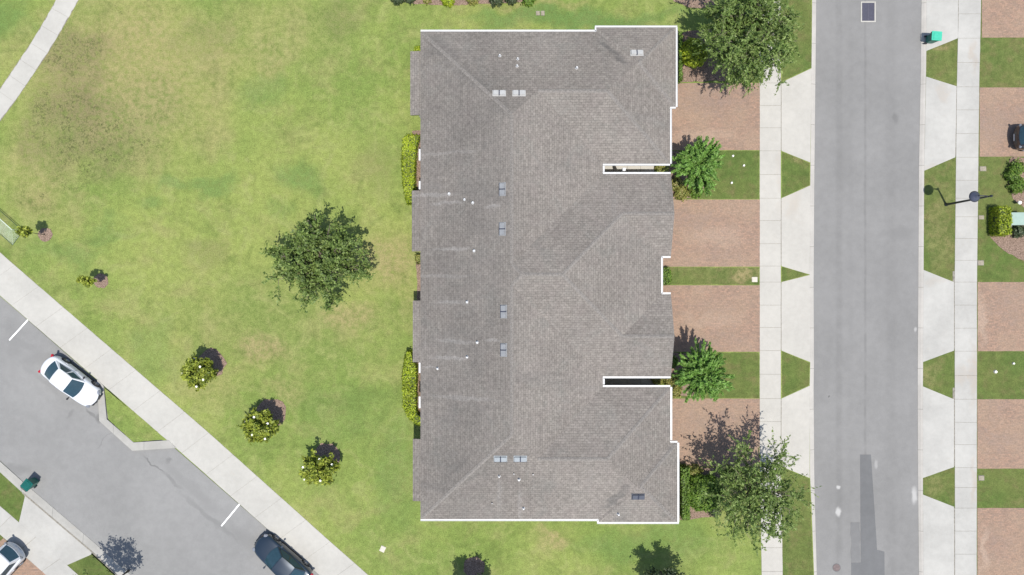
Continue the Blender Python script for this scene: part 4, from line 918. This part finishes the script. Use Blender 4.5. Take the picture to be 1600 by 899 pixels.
def bin_(label, px, py, rz, body, lid):
    g = P(px, py, 1.0); r = empty('wheelie_bin', (g.x, g.y, -.10 if px < 100 else -.03), rz, label, 'wheeled bin', 'green wheeled bins by the kerbs')
    bm = bmesh.new(); box(bm, (0, 0, .53), (.66, .60, .86), taper=.80, bevel=.03); box(bm, (0, 0, .955), (.72, .66, .05), bevel=.012); bm_obj('body', bm, body, r)
    bm = bmesh.new(); box(bm, (.01, 0, 1.0), (.76, .68, .05), bevel=.02); box(bm, (.03, 0, 1.035), (.54, .5, .04), bevel=.018)
    for k in (-.16, 0, .16): box(bm, (.02, k, 1.058), (.44, .03, .012))
    bm_obj('lid', bm, lid, r)
    bm = bmesh.new(); tube(bm, [(-.42, -.26, .98), (-.42, .26, .98)], [.018] * 2, 8)
    for s_ in (-.24, .24): box(bm, (-.385, s_, .97), (.08, .04, .05))
    bm_obj('handle', bm, trim_k, r)
    for s_ in (-.27, .27):
        bm = bmesh.new(); M = Matrix.Translation((-.28, s_, .12)) @ Matrix.Rotation(math.pi / 2, 4, 'X')
        lathe(bm, [(0, -.03), (.12, -.03), (.12, .03), (0, .03)], seg=16)
        for v in bm.verts: v.co = M @ v.co
        bm_obj('wheel', bm, tyre_m, r)
    return r
teal_b = plain('teal_plastic', (.015, .13, .10), .45, .1); teal_l = plain('teal_lid_plastic', (.04, .36, .24), .4, .06); dg_b = plain('dark_green_plastic', (.008, .10, .075), .35, .1); dg_l = plain('deep_green_lid', (.006, .08, .065), .25, .15)
bin_('teal wheeled bin with bright lid at the kerb, top right of the photo', 1464, 56, R(-4), teal_b, teal_l)
bin_('dark green wheeled bin standing on the side street kerb', 40, 759, R(50), dg_b, dg_l)

# utility cabinet
u0 = toground(1593, 342, .9); r = empty('utility_cabinet', P(*u0), 0, 'pale green utility cabinet beside the lime hedge at the right edge', 'utility cabinet')
cab_m = plain('pale_green_metal', (.23, .31, .265), .5, .06)
bm = bmesh.new(); box(bm, (0, 0, .42), (1.1, .84, .84), bevel=.02); bm_obj('body', bm, cab_m, r)
bm = bmesh.new(); box(bm, (0, 0, .875), (1.2, .94, .06), bevel=.02); bm_obj('lid', bm, cab_m, r)
bm = bmesh.new(); box(bm, (0, 0, .03), (1.4, 1.1, .1), bevel=.01); bm_obj('pad', bm, conc_c, r)
bm = bmesh.new(); box(bm, (0, -.43, .45), (.06, .03, .14)); bm_obj('latch', bm, vent_k, r)
# black landscape light on mulch
r = empty('garden_light', P(1585, 318), 0, 'small black garden light with pale cap on mulch above the cabinet', 'garden light')
bm = bmesh.new(); tube(bm, [(0, 0, 0), (0, 0, .35), (-.15, .03, .42)], [.03, .03, .03], 8); bm_obj('stake', bm, trim_k, r)
bm = bmesh.new(); lathe(bm, [(0, .56), (.1, .54), (.14, .46), (.12, .40)], (.06, 0, 0), 12); bm_obj('head', bm, petal_m, r)

# storm drain
d0 = P(1357.5, 18); r = empty('storm_drain', (d0.x, d0.y, -.10), 0, 'rectangular storm drain grate set in the street at the top edge', 'storm drain')
bm = bmesh.new(); wx_, wy_ = .56, .77
for c, s_ in (((-wx_ + .045, 0, .012), (.09, 2 * wy_, .03)), ((wx_ - .045, 0, .012), (.09, 2 * wy_, .03)), ((0, wy_ - .045, .012), (2 * wx_ - .19, .09, .03)), ((0, -wy_ + .045, .012), (2 * wx_ - .19, .09, .03))): box(bm, c, s_)
bm_obj('frame', bm, conc_w, r)
bm = bmesh.new(); box(bm, (0, 0, .006), (.92, 1.34, .012)); bm_obj('pit', bm, gap_m, r)
bm = bmesh.new(); grate_m = plain('grate_iron', (.07, .065, .085), .6, .1)
for k in range(19): box(bm, (0, -.63 + k * .07, .02), (.90, .034, .014))
for k in (-.43, 0, .43): box(bm, (k, 0, .0285), (.03, 1.3, .004))
bm_obj('grate', bm, grate_m, r)
# manhole
d0 = P(1308, 888); r = empty('manhole_cover', (d0.x, d0.y, -.10), 0, 'round rusty manhole cover in the street near the bottom edge', 'manhole cover')
bm = bmesh.new(); lathe(bm, [(.31, .0), (.31, .008), (.27, .008), (.27, .0)], seg=28); bm_obj('rim', bm, patch_m, r)
bm = bmesh.new(); lathe(bm, [(.265, .0), (.265, .010), (.2, .010), (.195, .013), (.1, .013), (.095, .010), (0, .010)], seg=28); bm_obj('lid', bm, plain('rusty_iron', (.12, .09, .085), .8, .2), r)
# meter box lids, markers, sprinkler heads
tan_m = plain('meter_lid', (.23, .20, .15), .85, .15, 12); marker_m = plain('pale_marker', (.42, .39, .33), .7, .05)
def lid(label, px, py, sx, sy, rz=0, m=tan_m, cat='meter box', group='utility box lids in the grass'):
    g = P(px, py); r = empty('meter_box', g, rz, label, cat, group)
    bm = bmesh.new(); box(bm, (0, 0, .015), (sx + .08, sy + .08, .03), bevel=.008); bm_obj('rim', bm, joint_m if m is not marker_m else marker_m, r)
    bm = bmesh.new(); box(bm, (0, 0, .03), (sx, sy, .03), bevel=.006); box(bm, (0, 0, .047), (sx * .3, sy * .3, .006)); bm_obj('lid', bm, m, r)
lid('tan utility lid beside the right sidewalk above the lamp post', 1535.5, 264, .42, .28)
lid('tan utility lid beside the right sidewalk level with the lime hedge', 1533, 340, .34, .22)
lid('tan utility lid beside the right sidewalk below the right mulch bed', 1532, 411, .4, .3)
lid('round looking tan lid on the small lawn near the bottom right', 1533, 747, .36, .3)
lid('pale utility box lid at the end of the narrow grass strip', 1179, 437, .34, .3, 0, marker_m)
lid('cream square utility lid on the lawn below the magnolias', 598, 858, .3, .36, R(-25), marker_m)
lid('tan lid on the north lawn above the roof, left one of a pair', 840.5, 21, .22, .25)
lid('tan lid on the north lawn above the roof, right one of a pair', 848, 21, .2, .28)
def head(label, px, py, s=.07):
    r = empty('sprinkler_head', P(px, py), 0, label, 'sprinkler head', 'white sprinkler heads in the grass')
    bm = bmesh.new(); lathe(bm, [(0, .12), (s * .8, .12), (s, .10), (s, .0)], seg=12); bm_obj('cap', bm, petal_m, r)
    bm = bmesh.new(); lathe(bm, [(s * .5, .0), (s * 1.3, .02), (s * 1.5, .0)], seg=12); bm_obj('collar', bm, joint_m, r)
for q in [('white sprinkler head on the upper front lawn, nearest the driveway above', 1145, 244), ('white sprinkler head on the upper front lawn, the rightmost one', 1162, 259), ('white sprinkler head on the upper front lawn, lowest one', 1143, 286), ('large white sprinkler head on the middle right lawn', 1555, 581, .10), ('small white sprinkler head at the upper side of the middle right lawn', 1583, 568)]: head(*q)

# portable net goal on the lawn at the left edge
net_m = plain('net_cord', (.55, .62, .52), .8, .05); frame_m = plain('goal_frame', (.55, .62, .55), .4, .05); rope_m = plain('dark_goal_base', (.05, .09, .04), .6, .1)
F = P(36, 361); B_ = P(20, 383); dL = (P(0, 327) - P(36, 359)).normalized(); Lg = 3.4; hg = 1.15
r = empty('net_goal', F, 0, 'portable net goal lying on the lawn at the left edge', 'net goal')
bv = B_ - F; upv = Vector((0, 0, hg)); z1 = Vector((0, 0, .03))
bm = bmesh.new()
for a, b in ((z1, upv), (upv, upv + dL * Lg), (upv + dL * Lg, dL * Lg + z1)): tube(bm, [a, b], [.024, .024], 8)
bm_obj('frame', bm, frame_m, r)
bm = bmesh.new()
for a, b in ((z1, bv + z1), (bv + z1, bv + dL * Lg + z1), (bv + dL * Lg + z1, dL * Lg + z1), (z1, dL * Lg + z1)): tube(bm, [a, b], [.022, .022], 8)
bm_obj('ground_bar', bm, rope_m, r)
bm = bmesh.new()
def cord(a, b):
    mid = (a + b) / 2 + Vector((0, 0, -.03)); tube(bm, [a, mid, b], [.006] * 3, 4, cap=False)
nb = 26
for i in range(nb + 1): t = i / nb; cord(upv + dL * Lg * t, bv + dL * Lg * t + z1)
for j in range(1, 12): t = j / 12; cord(upv.lerp(bv, t), upv.lerp(bv, t) + dL * Lg)
for base in (Vector(), dL * Lg):
    for j in range(1, 9): t = j / 9; cord(base + upv * t, base + bv.lerp(bv, 1) * 0 + base * 0 + (bv * (1 - t)) * 0 + upv * t * 1.0 + bv * (1 - t)); 
    for j in range(1, 9): t = j / 9; cord(base + bv * t + z1, base + bv * t + upv * (1 - t))
bm_obj('net', bm, net_m, r)
